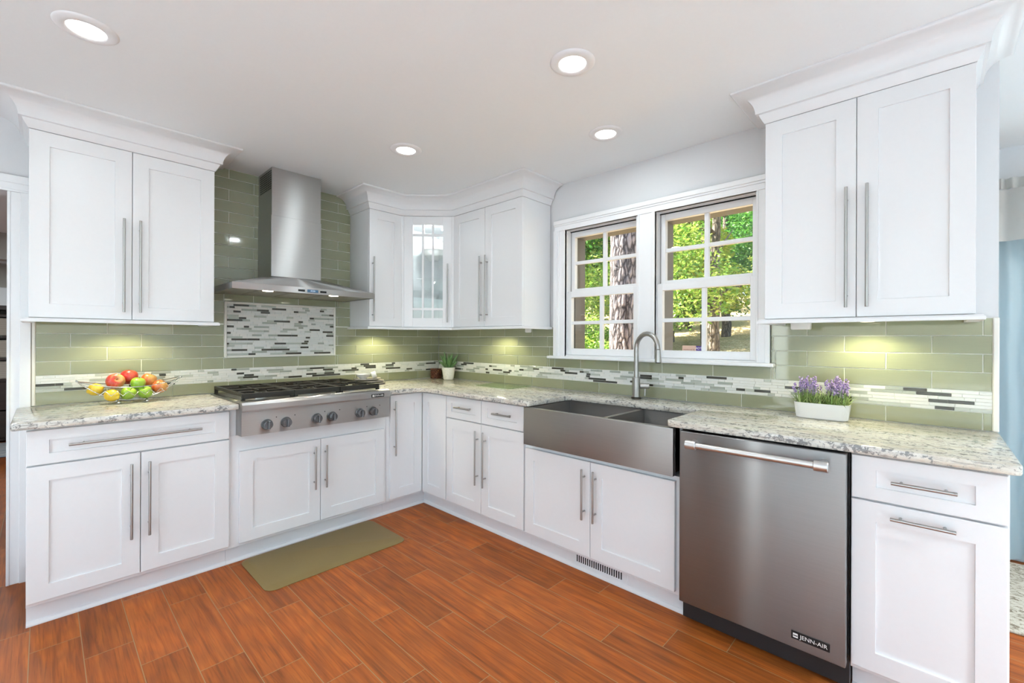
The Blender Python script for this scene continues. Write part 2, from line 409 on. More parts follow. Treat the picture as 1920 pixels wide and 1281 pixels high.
for i, (y0, y1) in enumerate(WIN):
    root = bpy.data.objects.new('window_%d' % (i+1), None); COL.objects.link(root); root.location = (.05, (y0+y1)/2, SZ0); WL[root.name] = root.location.copy(); root['kind'] = 'structure'
    b = bm_new()                               # inside jamb, stops
    for (a, c) in ((y0, y0+.012), (y1-.012, y1)): box(b, .0, .105, a, c, SZ0, SZ1)
    box(b, .0, .105, y0+.012, y1-.012, SZ1-.006, SZ1); box(b, .0, .12, y0+.012, y1-.012, SZ0, SZ0+.008)
    part('window_frame', b, M_TRIM, root)
    b = bm_new(); e = .028
    box(b, .106, .23, y0, y0+e, SZ0, SZ1); box(b, .106, .23, y1-e, y1, SZ0, SZ1); box(b, .106, .23, y0+e, y1-e, SZ1-.045, SZ1); box(b, .106, .23, y0+e, y1-e, SZ0, SZ0+.02)
    part('exterior_frame', b, M_TAUPE, root, label='taupe outer frame')
    mid = (y0+y1)/2
    for nm, xa, z0, z1, rb, rtp in (('lower_sash', .030, SZ0+.009, 1.628, .047, .044), ('upper_sash', .070, 1.600, SZ1-.008, .050, .042)):
        b = bm_new(); a0, a1 = y0+.0125, y1-.0125; st = .034
        box(b, xa, xa+.034, a0, a0+st, z0, z1, bev=.002); box(b, xa, xa+.034, a1-st, a1, z0, z1, bev=.002)
        box(b, xa, xa+.034, a0+st, a1-st, z0, z0+rb, bev=.002); box(b, xa, xa+.034, a0+st, a1-st, z1-rtp, z1, bev=.002)
        zm = (z0+rb+z1-rtp)/2
        box(b, xa+.006, xa+.03, mid-.013, mid+.013, z0+rb, z1-rtp, bev=.002); box(b, xa+.0065, xa+.0295, a0+st, a1-st, zm-.012, zm+.012, bev=.002)
        s = part(nm, b, M_TRIM, root)
        b = bm_new(); box(b, xa+.0165, xa+.0185, a0+st-.004, a1-st+.004, z0+rb-.004, z1-rtp+.004); part('pane', b, M_PANE, s)
    b = bm_new(); box(b, .063, .0685, y0+.0125, y1-.0125, SZ1-.0125, SZ1-.0062); part('gap_shadow_strip', b, M_BLACK, root)  # black strip stands in for the shade in the gap over the upper sash
    b = bm_new(); box(b, .068, .069, y1-.02, y1-.0125, 1.63, SZ1-.01); part('sash_track', b, SCREEN, root)

# ------------------------------------------------------------------ tiled backsplashes
def subtract(rects, ex):
    out = []
    for (a, b_, c, d) in rects:
        e0, e1, f0, f1 = ex
        if b_ <= e0 or a >= e1 or d <= f0 or c >= f1: out.append((a, b_, c, d)); continue
        if a < e0: out.append((a, e0, c, d))
        if b_ > e1: out.append((e1, b_, c, d))
        m0, m1 = max(a, e0), min(b_, e1)
        if c < f0: out.append((m0, m1, c, f0))
        if d > f1: out.append((m0, m1, f1, d))
    return out
def tile(bm, F, r, g=.0018, d=.007, ch=.0012, n0=-.007):
    u0, u1, z0, z1 = r; u0 += g; u1 -= g; z0 += g; z1 -= g
    if u1-u0 < .004 or z1-z0 < .003: return
    c = min(ch, (u1-u0)/4, (z1-z0)/4)
    lo = [bm.verts.new(F(u, n0, z)) for u, z in ((u0, z0), (u1, z0), (u1, z1), (u0, z1))]
    md = [bm.verts.new(F(u, n0+d-c*.6, z)) for u, z in ((u0, z0), (u1, z0), (u1, z1), (u0, z1))]
    hi = [bm.verts.new(F(u, n0+d, z)) for u, z in ((u0+c, z0+c), (u1-c, z0+c), (u1-c, z1-c), (u0+c, z1-c))]
    bm.faces.new(hi)
    for A, B in ((lo, md), (md, hi)):
        for i in range(4): bm.faces.new((A[i], A[(i+1) % 4], B[(i+1) % 4], B[i]))
RH = .0755; ZR = 1.1485
def rows_of(u0, u1, phase, zmax):
    out = []
    def line(z0, z1, ph):
        k = math.floor((u0-ph)/.302)
        while ph+k*.302 < u1:
            a, b_ = max(u0, ph+k*.302), min(u1, ph+(k+1)*.302)
            if b_-a > .006: out.append((a, b_, z0, z1))
            k += 1
    line(.9148, .986, phase)
    line(1.073, ZR, phase+.151)
    k = 0; z = ZR
    while z < zmax-.004:
        line(z, min(z+RH, zmax), phase+(.151 if k % 2 else 0)); z += RH; k += 1
    return out
def mosaic(bm, F, u0, u1, z0, z1, rows):
    h = (z1-z0)/rows
    for r in range(rows):
        u = u0-random.random()*.05
        while u < u1:
            w = random.choice((.032, .045, .06, .078, .095, .11)); a, b_ = max(u, u0), min(u+w, u1)
            if b_-a > .006: tile(bm, F, (a, b_, z0+r*h, z0+(r+1)*h), .0006, .007, .0008)
            u += w
# range wall
bs = thing('tile_backsplash', 'sage green glass tile backsplash rising behind the range hood and cooktop', 'backsplash', (-1.33, 0, .914))
ex = (-1.776, -1.013, 1.146, 1.527)
rs = subtract(rows_of(-2.634, 0, -2.353, 1.371), ex)
full = [r for r in rows_of(-1.900, -.8935, -2.353, CZ-.001)]
full = subtract(subtract(full, (-9, 9, 0, 1.3749)), ex)
rs += [r for r in full]
b = bm_new(); box(b, -2.634, 0, .003, .0099, .9142, 1.3715); box(b, -1.9005, -.8925, .003, .0098, 1.3715, CZ-.0005)
part('grout_bed', b, M_GROUT, bs)
b = bm_new()
for r in rs: tile(b, RANGE, r)
part('glass_tiles', b, M_TILE, bs, recalc=True)
b = bm_new(); mosaic(b, RANGE, -2.634, -.001, .987, 1.072, 6); part('mosaic_band', b, M_MOSAIC, bs, label='band of thin white, grey and black mosaic sticks')
b = bm_new(); mosaic(b, RANGE, -1.760, -1.029, 1.161, 1.512, 24); pn = part('mosaic_panel', b, M_MOSAIC, bs, label='rectangular mosaic panel above the cooktop')
b = bm_new()
for q in ((-1.775, -1.760, 1.146, 1.527), (-1.029, -1.014, 1.146, 1.527)): box(b, q[0], q[1], -.0098, .007, q[2], q[3], RANGE, bev=.003)
for q in ((-1.760, -1.029, 1.146, 1.161), (-1.760, -1.029, 1.512, 1.527)): box(b, q[0], q[1], -.0098, .007, q[2], q[3], RANGE, bev=.003)
part('panel_frame', b, M_CREAMTRIM, pn)
b = bm_new(); box(b, -2.649, -2.634, -.0098, .003, .9142, 1.372, RANGE, bev=.003); part('edge_trim', b, M_CREAMTRIM, bs)
# window wall
bs = thing('tile_backsplash', 'sage green glass tile backsplash running under the double window', 'backsplash', (0, -1.8, .914))
exw = (-2.8425, -1.4125, 1.1375, 3); exs = (-2.8635, -1.3615, 1.1375, 1.1585)
rs = subtract(subtract(rows_of(-3.634, -.001, -3.003, 1.371), exw), exs)
g = subtract(subtract([(-3.634, -.001, .9142, 1.3715)], exw), exs)
b = bm_new()
for q in g: box(b, q[0], q[1], -.0099, -.003, q[2], q[3], WINDOW)
part('grout_bed', b, M_GROUT, bs)
b = bm_new()
for r in rs: tile(b, WINDOW, r)
part('glass_tiles', b, M_TILE, bs)
b = bm_new(); mosaic(b, WINDOW, -3.634, -.001, .987, 1.072, 6); part('mosaic_band', b, M_MOSAIC, bs, label='band of thin white, grey and black mosaic sticks')
b = bm_new(); box(b, -3.652, -3.634, -.0098, .004, .9142, 1.372, WINDOW, bev=.003); part('edge_trim', b, M_CREAMTRIM, bs)

# ------------------------------------------------------------------ cabinet builders
def shaker(bm, F, u0, u1, z0, z1, nface, st=.068, stz=None, th=.0195, rec=.008):
    stz = stz or st; u0, u1 = min(u0, u1), max(u0, u1); c = .0016
    def loop(d, dz, n): return [bm.verts.new(F(u, n, z)) for u, z in ((u0+d, z0+dz), (u1-d, z0+dz), (u1-d, z1-dz), (u0+d, z1-dz))]
    L = [loop(0, 0, nface-th), loop(0, 0, nface-c), loop(c, c, nface), loop(st, stz, nface), loop(st+.0012, stz+.0012, nface-rec)]
    bm.faces.new(L[0]); bm.faces.new(L[-1])
    for A, B in zip(L, L[1:]):
        for k in range(4): bm.faces.new((A[k], A[(k+1) % 4], B[(k+1) % 4], B[k]))
    return bm
def bar_handle(F, u0, z0, u1, z1, nface, parent, r=.0058, gap=.030):
    b = bm_new(); d = Vector((u1-u0, 0, z1-z0)); L = d.length; d.normalize()
    cyl(b, F(u0, nface+gap, z0), F(u1, nface+gap, z1), r, 14, bev=.001)
    for s in ((.16, .84) if L < .45 else (.1, .9)):
        pu, pz = u0+(u1-u0)*s, z0+(z1-z0)*s
        cyl(b, F(pu, nface+.0003, pz), F(pu, nface+gap-.002, pz), .0045, 10)
    return part('handle', b, M_HANDLE, parent, 40, label='brushed nickel bar handle')
def door(root, F, u0, u1, z0, z1, nface, hu=None, hz=None, name='door', st=.068):
    b = bm_new(); shaker(b, F, u0, u1, z0, z1, nface, st); d = part(name, b, M_CAB, root)
    if hu is not None: bar_handle(F, hu, hz[0], hu, hz[1], nface, d)
    return d
def drawer(root, F, u0, u1, z0, z1, nface, h0, h1, hz, st=.068, stz=.05):
    b = bm_new(); shaker(b, F, u0, u1, z0, z1, nface, st, .045); d = part('drawer', b, M_CAB, root)
    bar_handle(F, h0, hz, h1, hz, nface, d); return d
def toe(root, segs, prof_extra=True):
    b = bm_new()
    for path in segs:
        sweep(b, path, [(0, 0), (.017, 0), (.0165, .006), (.009, .016), (.001, .019), (0, .100), (-.012, .100), (-.012, 0)])
    return part('toe_kick', b, M_CAB, root)
def carcass(root, F, u0, u1, z0, z1, n0=-.008, n1=.600):
    b = bm_new(); box(b, u0, u1, n0, n1, z0, z1, F, bev=.001); return part('carcass', b, M_CAB, root)
NB, NU = .6197, .3106
ZB, ZT = .121, .8705
G = .0018
# base cabinets, cooktop wall
c = thing('base_cabinet', 'white base cabinet with one wide drawer under the counter left of the cooktop', 'cabinet', (-2.276, -.3, 0))
carcass(c, RANGE, -2.655, -1.8975, .1005, .8825)
drawer(c, RANGE, -2.6545, -1.8965, .7205, ZT, NB, -2.526, -2.028, .798)
door(c, RANGE, -2.6545, -2.2746-G, ZB, .7135, NB, -2.311, (.304, .668)); door(c, RANGE, -2.2746+G, -1.8965, ZB, .7135, NB, -2.243, (.305, .668))
toe(c, [[(-2.6552, -.548), (-1.8975, -.548)]])
c = thing('base_cabinet', 'white two-door base cabinet directly under the gas cooktop', 'cabinet', (-1.39, -.3, 0))
carcass(c, RANGE, -1.8965, -.9165, .1005, .7305)
door(c, RANGE, -1.8455, -1.3914-G, ZB, .6389, NB, -1.433, (.331, .598)); door(c, RANGE, -1.3914+G, -.94, ZB, .6389, NB, -1.3635, (.33, .598))
for a_, e_ in ((-1.8965, -1.8600), (-.9505, -.9165)):
    b = bm_new(); box(b, a_, e_, .555, .600, .7305, .8825, RANGE); part('filler_stile', b, M_CAB, c)
toe(c, [[(-1.8965, -.548), (-.9165, -.548)]])
c = thing('corner_base_cabinet', 'white corner base cabinet with folding door pair in the inside corner', 'cabinet', (-.35, -.35, 0))
b = bm_new(); prism(b, [(-.9155, .008), (.008, .008), (.008, -.911), (-.600, -.911), (-.600, -.600), (-.9155, -.600)], .1005, .8825); part('carcass', b, M_CAB, c)
door(c, RANGE, -.8921, -.6215, ZB, ZT, NB, -.864, (.435, .83)); door(c, WINDOW, -.9075, -.6215, ZB, ZT, NB)
toe(c, [[(-.9155, -.548), (-.548, -.548), (-.548, -.911)]])
c = thing('base_cabinet', 'white base cabinet with two small drawers between corner and sink', 'cabinet', (-.3, -1.29, 0))
carcass(c, WINDOW, -1.6685, -.912, .1005, .8825)
drawer(c, WINDOW, -1.2849+G, -.9165, .7205, ZT, NB, -1.033, -1.202, .803, st=.055); drawer(c, WINDOW, -1.6635, -1.2849-G, .7205, ZT, NB, -1.414, -1.579, .803, st=.055)
door(c, WINDOW, -1.2849+G, -.9165, ZB, .7135, NB, -1.256, (.311, .671)); door(c, WINDOW, -1.6635, -1.2849-G, ZB, .7135, NB, -1.331, (.31, .671))
toe(c, [[(-.548, -.912), (-.548, -1.6685)]])
c = thing('base_cabinet', 'white two-door base cabinet under the apron front sink', 'cabinet', (-.3, -2.15, 0))
carcass(c, WINDOW, -2.6255, -1.6695, .1005, .6485)
door(c, WINDOW, -2.1403+G, -1.6757, ZB, .6283, NB, -2.1055, (.321, .59)); door(c, WINDOW, -2.5994, -2.1403-G, ZB, .6283, NB, -2.1755, (.321, .59))
b = bm_new(); box(b, -2.6255, -2.6135, .3, .600, .6485, .8825, WINDOW); part('side_panel', b, M_CAB, c)
toe(c, [[(-.548, -1.6695), (-.548, -2.6255)]])
c = thing('base_cabinet', 'white narrow base cabinet at the right end beside the dishwasher', 'cabinet', (-.3, -3.44, 0))
carcass(c, WINDOW, -3.6305, -3.2455, .1005, .8825)
drawer(c, WINDOW, -3.6255, -3.248, .7205, ZT, NB, -3.3575, -3.517, .797); d = door(c, WINDOW, -3.6255, -3.248, ZB, .7135, NB)
bar_handle(WINDOW, -3.3555, .6755, -3.5145, .6755, NB, d)
toe(c, [[(-.548, -3.2455), (-.548, -3.6305)]])

# wall cabinets
UZ0, UZ1 = 1.3755, 2.2795
RAIL = [(-.02, 1.354), (.024, 1.354), (.024, 1.366), (.018, 1.3725), (-.02, 1.3725)]
CROWN = [(-.02, 2.2815), (.002, 2.2815), (.006, 2.287), (.013, 2.300), (.019, 2.312), (.022, 2.321), (.030, 2.3235), (.034, 2.3235)]
CROWN += [(.034+.072*(1-math.cos(a)), 2.3235+.082*math.sin(a)) for a in [math.pi/2*k/10 for k in range(1, 11)]]
CROWN += [(.110, 2.4065), (.116, 2.4085), (.118, 2.4135), (.118, CZ-.0005), (-.02, CZ-.0005)]
def rail_crown(root, path, label, loc, rail=True):
    if rail:
        b = bm_new(); sweep(b, path, RAIL); part('light_rail', b, M_CAB, root)
    b = bm_new(); sweep(b, path, CROWN)
    return tag(finish('crown_moulding', b, M_CAB, smooth=50), label, 'moulding')
HU = (1.414, 1.911)
c = thing('wall_cabinet', 'white two-door wall cabinet left of the range hood', 'cabinet', (-2.278, -.15, UZ0))
carcass(c, RANGE, -2.655, -1.9015, 1.3730, 2.2805, -.0095, .2905)
door(c, RANGE, -2.6545, -2.2775-.0012, UZ0, UZ1, NU, -2.313, HU); door(c, RANGE, -2.2775+.0012, -1.902, UZ0, UZ1, NU, -2.246, HU)
rail_crown(c, [(-2.656, .0095), (-2.656, -NU), (-1.901, -NU), (-1.901, .0095)], 'white cove crown moulding over the wall cabinet left of the hood', None)
cp = [(-.8924, .0), (-.8924, -NU), (-.6035, -NU), (-NU, -.6047), (-NU, -1.3668), (.0, -1.3668)]
c = thing('wall_cabinet', 'white narrow single-door wall cabinet right of the range hood', 'cabinet', (-.75, -.15, UZ0))
carcass(c, RANGE, -.8924, -.6045, 1.3730, 2.2805, -.0005, .2905)
door(c, RANGE, -.8915, -.6085, UZ0, UZ1, NU, -.868, HU)
b = bm_new(); sweep(b, cp[:3], RAIL); part('light_rail', b, M_CAB, c)
c = thing('wall_cabinet', 'white two-door wall cabinet between the glass corner cabinet and window', 'cabinet', (-.15, -.98, UZ0))
carcass(c, WINDOW, -1.3660, -.6055, 1.3730, 2.2805, -.0005, .2905)
door(c, WINDOW, -.9805+.0012, -.6085, UZ0, UZ1, NU, -.949, HU); door(c, WINDOW, -1.3655, -.9805-.0012, UZ0, UZ1, NU, -1.0135, HU)
b = bm_new(); sweep(b, cp[3:], RAIL); part('light_rail', b, M_CAB, c)
rc = bm_new(); sweep(rc, cp, CROWN); tag(finish('crown_moulding', rc, M_CAB, smooth=50), 'white angled crown moulding wrapping over the three corner wall cabinets', 'moulding')
c = thing('wall_cabinet', 'white two-door wall cabinet right of the window', 'cabinet', (-.15, -3.23, UZ0))
carcass(c, WINDOW, -3.5705, -2.8905, 1.3730, 2.2805, -.0095, .2905)
door(c, WINDOW, -3.2282+.0012, -2.8905, UZ0, UZ1, NU, -3.1965, HU); door(c, WINDOW, -3.571, -3.2282-.0012, UZ0, UZ1, NU, -3.2645, HU)
rail_crown(c, [(.0095, -2.8898), (-NU, -2.8898), (-NU, -3.5714), (.0095, -3.5714)], 'white cove crown moulding over the wall cabinet right of the window', None)
# glass corner cabinet
c = thing('corner_wall_cabinet', 'white diagonal corner wall cabinet with a paned glass door', 'cabinet', (-.25, -.25, UZ0))
sq = math.sqrt(.5)
DG = Fr((-.6035, -NU, 0), (NU*-1+.6035, -.6047+NU, 0), (-(.6047-NU), -(.6035-NU), 0))
DW_ = math.hypot(.6035-NU, .6047-NU)
b = bm_new(); T = .016
for z0, z1 in ((1.3730, 1.3890), (2.266, 2.2805)): prism(b, [(-.6035, 0), (0, 0), (0, -.6047), (-.2935, -.6047), (-.6035, -.2935)], z0, z1)
box(b, -.6035, 0, -T, 0, 1.389, 2.266); box(b, -T, 0, -.6047, -T, 1.389, 2.266)
box(b, -.6035, -.6035+T, -.2915, -T, 1.389, 2.266); box(b, -.2915, -T, -.6047, -.6047+T, 1.389, 2.266)
part('carcass', b, M_CAB, c)
b = bm_new(); box(b, -.004, .0138, -.019, -.0005, 1.3755, 2.281, DG); box(b, DW_-.0138, DW_+.004, -.019, -.0005, 1.3755, 2.281, DG); part('face_frame', b, M_CAB, c)
b = bm_new(); u0, u1 = .0145, DW_-.0145; st = .072
box(b, u0, u0+st, -.0195, 0, UZ0, UZ1, DG, bev=.0015); box(b, u1-st, u1, -.0195, 0, UZ0, UZ1, DG, bev=.0015)
box(b, u0+st, u1-st, -.0195, 0, UZ0, UZ0+.075, DG, bev=.0015); box(b, u0+st, u1-st, -.0195, 0, UZ1-.07, UZ1, DG, bev=.0015)
gu0, gu1, gz0, gz1 = u0+st, u1-st, UZ0+.075, UZ1-.07
for k in (1, 2):
    um = gu0+(gu1-gu0)*k/3+(-.004 if k == 1 else .004)*0; box(b, um-.0085, um+.0085, -.015, -.003, gz0, gz1, DG, bev=.001)
for zm in (gz1-.082, gz0+.072): box(b, gu0, gu1, -.0152, -.0028, zm-.0095, zm+.0095, DG, bev=.001)
d = part('door', b, M_CAB, c)
b = bm_new(); box(b, gu0-.004, gu1+.004, -.0125, -.0095, gz0-.004, gz1+.004, DG); part('door_glass', b, M_PANE, d)
bar_handle(DG, u1-.03, HU[0], u1-.03, HU[1]-.02, 0, d)
for zs in (1.672, 1.965):
    b = bm_new(); prism(b, [(-.586, -.018), (-.018, -.018), (-.018, -.586), (-.285, -.586), (-.586, -.285)], zs, zs+.006); part('shelf', b, M_CLEAR, c, label='glass shelf')
b = bm_new(); sweep(b, cp[2:4], RAIL); part('light_rail', b, M_CAB, c)
light('cabinet_light', 'POINT', (-.40, -.40, 2.22), 8, LAMP, shadow_soft_size=.03)
b = bm_new(); cyl(b, (-.40, -.40, 2.256), (-.40, -.40, 2.2655), .035, 20); tag(finish('puck_light', b, M_PUCK), 'round puck light inside the top of the glass corner cabinet', 'light')

# glassware on the shelves of the corner cabinet
def vessel(name, prof, loc, mat, label, cat, group=None, seg=28):
    b = bm_new(); lathe(b, prof, loc, seg); return tag(finish(name, b, mat, smooth=50), label, cat, group)
bowlp = lambda r, h: [(0, 0), (r*.4, 0), (r*.45, .006), (r*.8, h*.5), (r, h), (r-.004, h), (r*.78, h*.5), (r*.42, .01), (0, .009)]
vessel('glass_bowl', bowlp(.10, .09), (-.23, -.23, 1.972), M_CERAM, 'white rounded serving dish on the top shelf of the glass corner cabinet', 'bowl')
vessel('dish_cover', [(.105, 0), (.10, .05), (.075, .085), (.03, .105), (.012, .11), (.012, .125), (0, .128), (0, .10), (.07, .08), (.096, .048), (.101, 0)], (-.23, -.23, 2.0622), M_CERAM, 'white domed cover on the serving dish in the glass corner cabinet', 'lid')
vessel('glass_bowl', bowlp(.13, .12), (-.26, -.27, 1.679), M_CLEAR, 'clear glass bowl on the middle shelf of the glass corner cabinet', 'bowl')
for k in range(3):
    vessel('serving_plate', [(0, 0), (.1, 0), (.14, .012), (.14, .016), (.1, .005), (0, .005)], (-.27, -.27, 1.3895+k*.017), M_CERAM if k % 2 else plain('dark stoneware', (.1, .1, .1), .3), ('dark plate at the bottom of the stack in the glass corner cabinet', 'white plate in the middle of the stack in the glass corner cabinet', 'dark plate on top of the stack in the glass corner cabinet')[k], 'plate', 'plates in the glass corner cabinet')
b = bm_new(); lathe(b, [(0, .0), (.05, .0), (.055, .004), (.012, .012), (.012, .09), (.1, .1), (.125, .15), (.13, .2), (.126, .2), (.12, .15), (.095, .105), (0, .1)], (-.27, -.27, 1.4405), 28)
tag(finish('footed_bowl', b, M_CLEAR, smooth=50), 'clear footed glass bowl on the plates in the glass corner cabinet', 'bowl')

# ------------------------------------------------------------------ countertop
def arc(cx, cy, r, a0, a1, n=6): return [(cx+r*math.cos(R(a0+(a1-a0)*k/n)), cy+r*math.sin(R(a0+(a1-a0)*k/n))) for k in range(n+1)]
XF = -.660
poly = [(-2.648, -.001), (-2.648, -.0235), (-2.700, -.0235)] + arc(-2.682, XF+.018, .018, 180, 270, 4) + [(-1.8625, XF), (-1.8625, -.030), (-.9475, -.030), (-.9475, XF)]
poly += arc(XF-.07, XF-.07, .07, 90, 0, 6)
poly += arc(XF+.02, -1.735+.02, .02, 180, 270, 4) + arc(-.258-.03, -1.735-.03, .03, 90, 0, 5) + arc(-.258-.03, -2.575+.03, .03, 0, -90, 5)
poly += arc(XF+.02, -2.575-.02, .02, 90, 180, 4) + arc(XF+.02, -3.652+.02, .02, 180, 270, 4) + [(-.001, -3.652), (-.001, -.001)]
b = bm_new(); prism(b, poly, .8830, .9138, bev=.005, seg=2)
tag(finish('countertop', b, M_GRANITE, smooth=40), 'cream speckled granite countertop running along both walls in an L', 'countertop')

# ------------------------------------------------------------------ cooktop
ct = thing('gas_cooktop', 'stainless steel six-burner gas cooktop set into the granite counter', 'cooktop', (-1.405, -.36, .7345))
CX0, CX1 = -1.8595, -.951
b = bm_new(); box(b, CX0, CX1, .034, .66, .7345, .9180, RANGE, bev=.002); part('body', b, M_STEEL, ct)
b = bm_new()                                  # control panel with bullnose
prof = [(.6605, .737), (.700, .737), (.7015, .870), (.708, .872), (.712, .880), (.712, .908), (.704, .921), (.690, .927), (.6605, .928)]
A = [b.verts.new(RANGE(CX0, n, z)) for n, z in prof]; B_ = [b.verts.new(RANGE(CX1, n, z)) for n, z in prof]
b.faces.new(A); b.faces.new(B_[::-1])
for i in range(len(prof)): j = (i+1) % len(prof); b.faces.new((A[i], B_[i], B_[j], A[j]))
cpn = part('control_panel', b, M_STEEL, ct, 25)
for ux in (-1.732, -1.630, -1.452, -1.357, -1.170, -1.075):
    z = .789
    b = bm_new(); cyl(b, RANGE(ux, .7015, z), RANGE(ux, .708, z), .030, 28, bev=.002); cyl(b, RANGE(ux, .708, z), RANGE(ux, .735, z), .0255, 28, r1=.0235, bev=.002)
    k = part('knob', b, M_GREYPL, ct, 35)
    b = bm_new(); box(b, ux-.0055, ux+.0055, .7355, .752, z-.0225, z+.0225, RANGE, bev=.002); part('grip', b, M_GREYPL, k)
    b = bm_new(); cyl(b, RANGE(ux+.05, .7016, z+.035), RANGE(ux+.05, .7026, z+.035), .003, 10); part('indicator', b, M_BLACK, cpn)
b = bm_new(); box(b, -1.092, -.998, .7121, .7145, .882, .904, RANGE, bev=.001); bd = part('badge', b, M_BLACK, ct, label='black maker\'s badge')
b = text_bm('JENN-AIR', .0165, RANGE, -1.0375, .7146, .893); part('lettering', b, M_WHITEPL, bd, recalc=False)
b = bm_new(); box(b, -1.086, -1.074, .7145, .7152, .886, .900, RANGE); part('emblem', b, M_WHITEPL, bd)
b = bm_new(); box(b, CX0+.03, CX1-.03, .05, .645, .9181, .9215, RANGE, bev=.001); part('burner_pan', b, plain('burner pan steel', (.45, .43, .40), .3, 1), ct)
gw = (CX1-.045-(CX0+.012))/3
GX0 = CX0+.012; GX1 = -1.058+.06
gw = (GX1-GX0)/3
for g_ in range(3):
    x0, x1 = GX0+g_*gw+.002, GX0+(g_+1)*gw-.002; ya, yb = .065, .652; z0, z1 = .9485, .967
    b = bm_new(); w = .019
    box(b, x0, x1, ya, ya+w, .9365, z1, RANGE, bev=.002); box(b, x0, x1, yb-w, yb, .9365, z1, RANGE, bev=.002)
    box(b, x0, x0+w, ya+w, yb-w, z0, z1, RANGE, bev=.002); box(b, x1-w, x1, ya+w, yb-w, z0, z1, RANGE, bev=.002)
    xm = (x0+x1)/2; ym = (ya+yb)/2
    box(b, x0+w, x1-w, ym-w/2, ym+w/2, z0, z1, RANGE, bev=.002)
    for yc in ((ya+ym)/2, (ym+yb)/2):
        for (ua, ub_) in ((x0+w, xm-.035), (xm+.035, x1-w)): box(b, ua, ub_, yc-.006, yc+.006, z0+.004, z1, RANGE, bev=.002)
        for (na, nb) in ((yc-.135, yc-.04), (yc+.04, yc+.135)): box(b, xm-.006, xm+.006, na, nb, z0+.004, z1, RANGE, bev=.002)
    for u in (x0, x1-.018):
        for n in (ya, yb-.02): box(b, u, u+.018, n, n+.02, .9185, .9365, RANGE)
    part('grate', b, M_IRON, ct, label='black cast iron grate')
    for yc in ((ya+ym)/2, (ym+yb)/2):
        b = bm_new(); p = RANGE(xm, yc, .9216); lathe(b, [(0, 0), (.052, 0), (.052, .008), (.044, .014), (0, .014)], p, 24)
        bu = part('burner', b, M_CHROME, ct, 35)
        b = bm_new(); lathe(b, [(0, .0145), (.038, .0145), (.04, .02), (.034, .025), (0, .026)], p, 24); part('burner_cap', b, M_IRON, bu, 35)

# ------------------------------------------------------------------ range hood
hd = thing('range_hood', 'stainless steel chimney range hood mounted over the cooktop', 'range hood', (-1.404, -.25, 1.57))
HX0, HX1, HN = -1.857, -.952, .502
HA, HB = -1.572, -1.243
b = bm_new()
box(b, HX0, HX1, HN-.0015, HN, 1.570, 1.608, RANGE)           # thin front lip and sides
box(b, HX0, HX0+.0015, .0, HN-.0015, 1.570, 1.608, RANGE); box(b, HX1-.0015, HX1, .0, HN-.0015, 1.570, 1.608, RANGE)
lo = [(HX0, 0.0), (HX1, 0.0), (HX1, HN), (HX0, HN)]; hi = [(HA, 0.0), (HB, 0.0), (HB, .272), (HA, .272)]
A = [b.verts.new(RANGE(u, n, 1.608)) for u, n in lo]; B_ = [b.verts.new(RANGE(u, n, 1.692)) for u, n in hi]
for i in range(4): b.faces.new((A[i], A[(i+1) % 4], B_[(i+1) % 4], B_[i]))
b.faces.new(B_); b.faces.new(A[::-1])
part('canopy', b, M_STEEL, hd)
b = bm_new(); box(b, HX0+.002, HX1-.002, .0, HN-.002, 1.575, 1.584, RANGE)
for k in range(3): box(b, HX0+.16+k*.2, HX0+.35+k*.2, .09, .40, 1.5725, 1.575, RANGE, bev=.001)
part('filter_panel', b, M_HOODUNDER, hd)
b = bm_new(); box(b, HA, HB, .0, .268, 1.6925, 2.10, RANGE, bev=.002); box(b, HA+.003, HB-.003, .0, .2655, 2.10, CZ-.0005, RANGE, bev=.001)
ch = part('chimney', b, M_STEEL, hd)
b = bm_new()
for i in range(9):
    for j in range(9): box(b, HA+.0022, HA+.0029, .035+i*.025, .052+i*.025, 2.275+j*.0145, 2.284+j*.0145, RANGE)
part('vent_slots', b, M_BLACK, ch)
b = bm_new(); box(b, -1.432, -1.362, HN+.0002, HN+.0025, 1.579, 1.597, RANGE, bev=.0008); dp = part('display', b, glow('blue display', (.10, .19, .30), .8), hd, label='blue lit display')
b = text_bm('-88:88-', .013, RANGE, -1.397, HN+.0026, 1.588, .0002); part('digits', b, glow('display digits', (.6, .75, .9), 1), dp, recalc=False)
for u in (-1.468, -1.328):
    b = bm_new(); box(b, u-.021, u+.021, HN+.0002, HN+.002, 1.581, 1.594, RANGE, bev=.0008); part('button_strip', b, M_BLACK, hd)
for u in (-1.648, -1.232):
    b = bm_new(); cyl(b, RANGE(u, .445, 1.571), RANGE(u, .445, 1.5748), .03, 20); part('hood_light', b, M_PUCK, hd)
    light('hood_lamp', 'SPOT', RANGE(u, .445, 1.566), 13, (1, .88, .66), (R(-12), 0, 0), spot_size=R(130), spot_blend=.6, shadow_soft_size=.03)

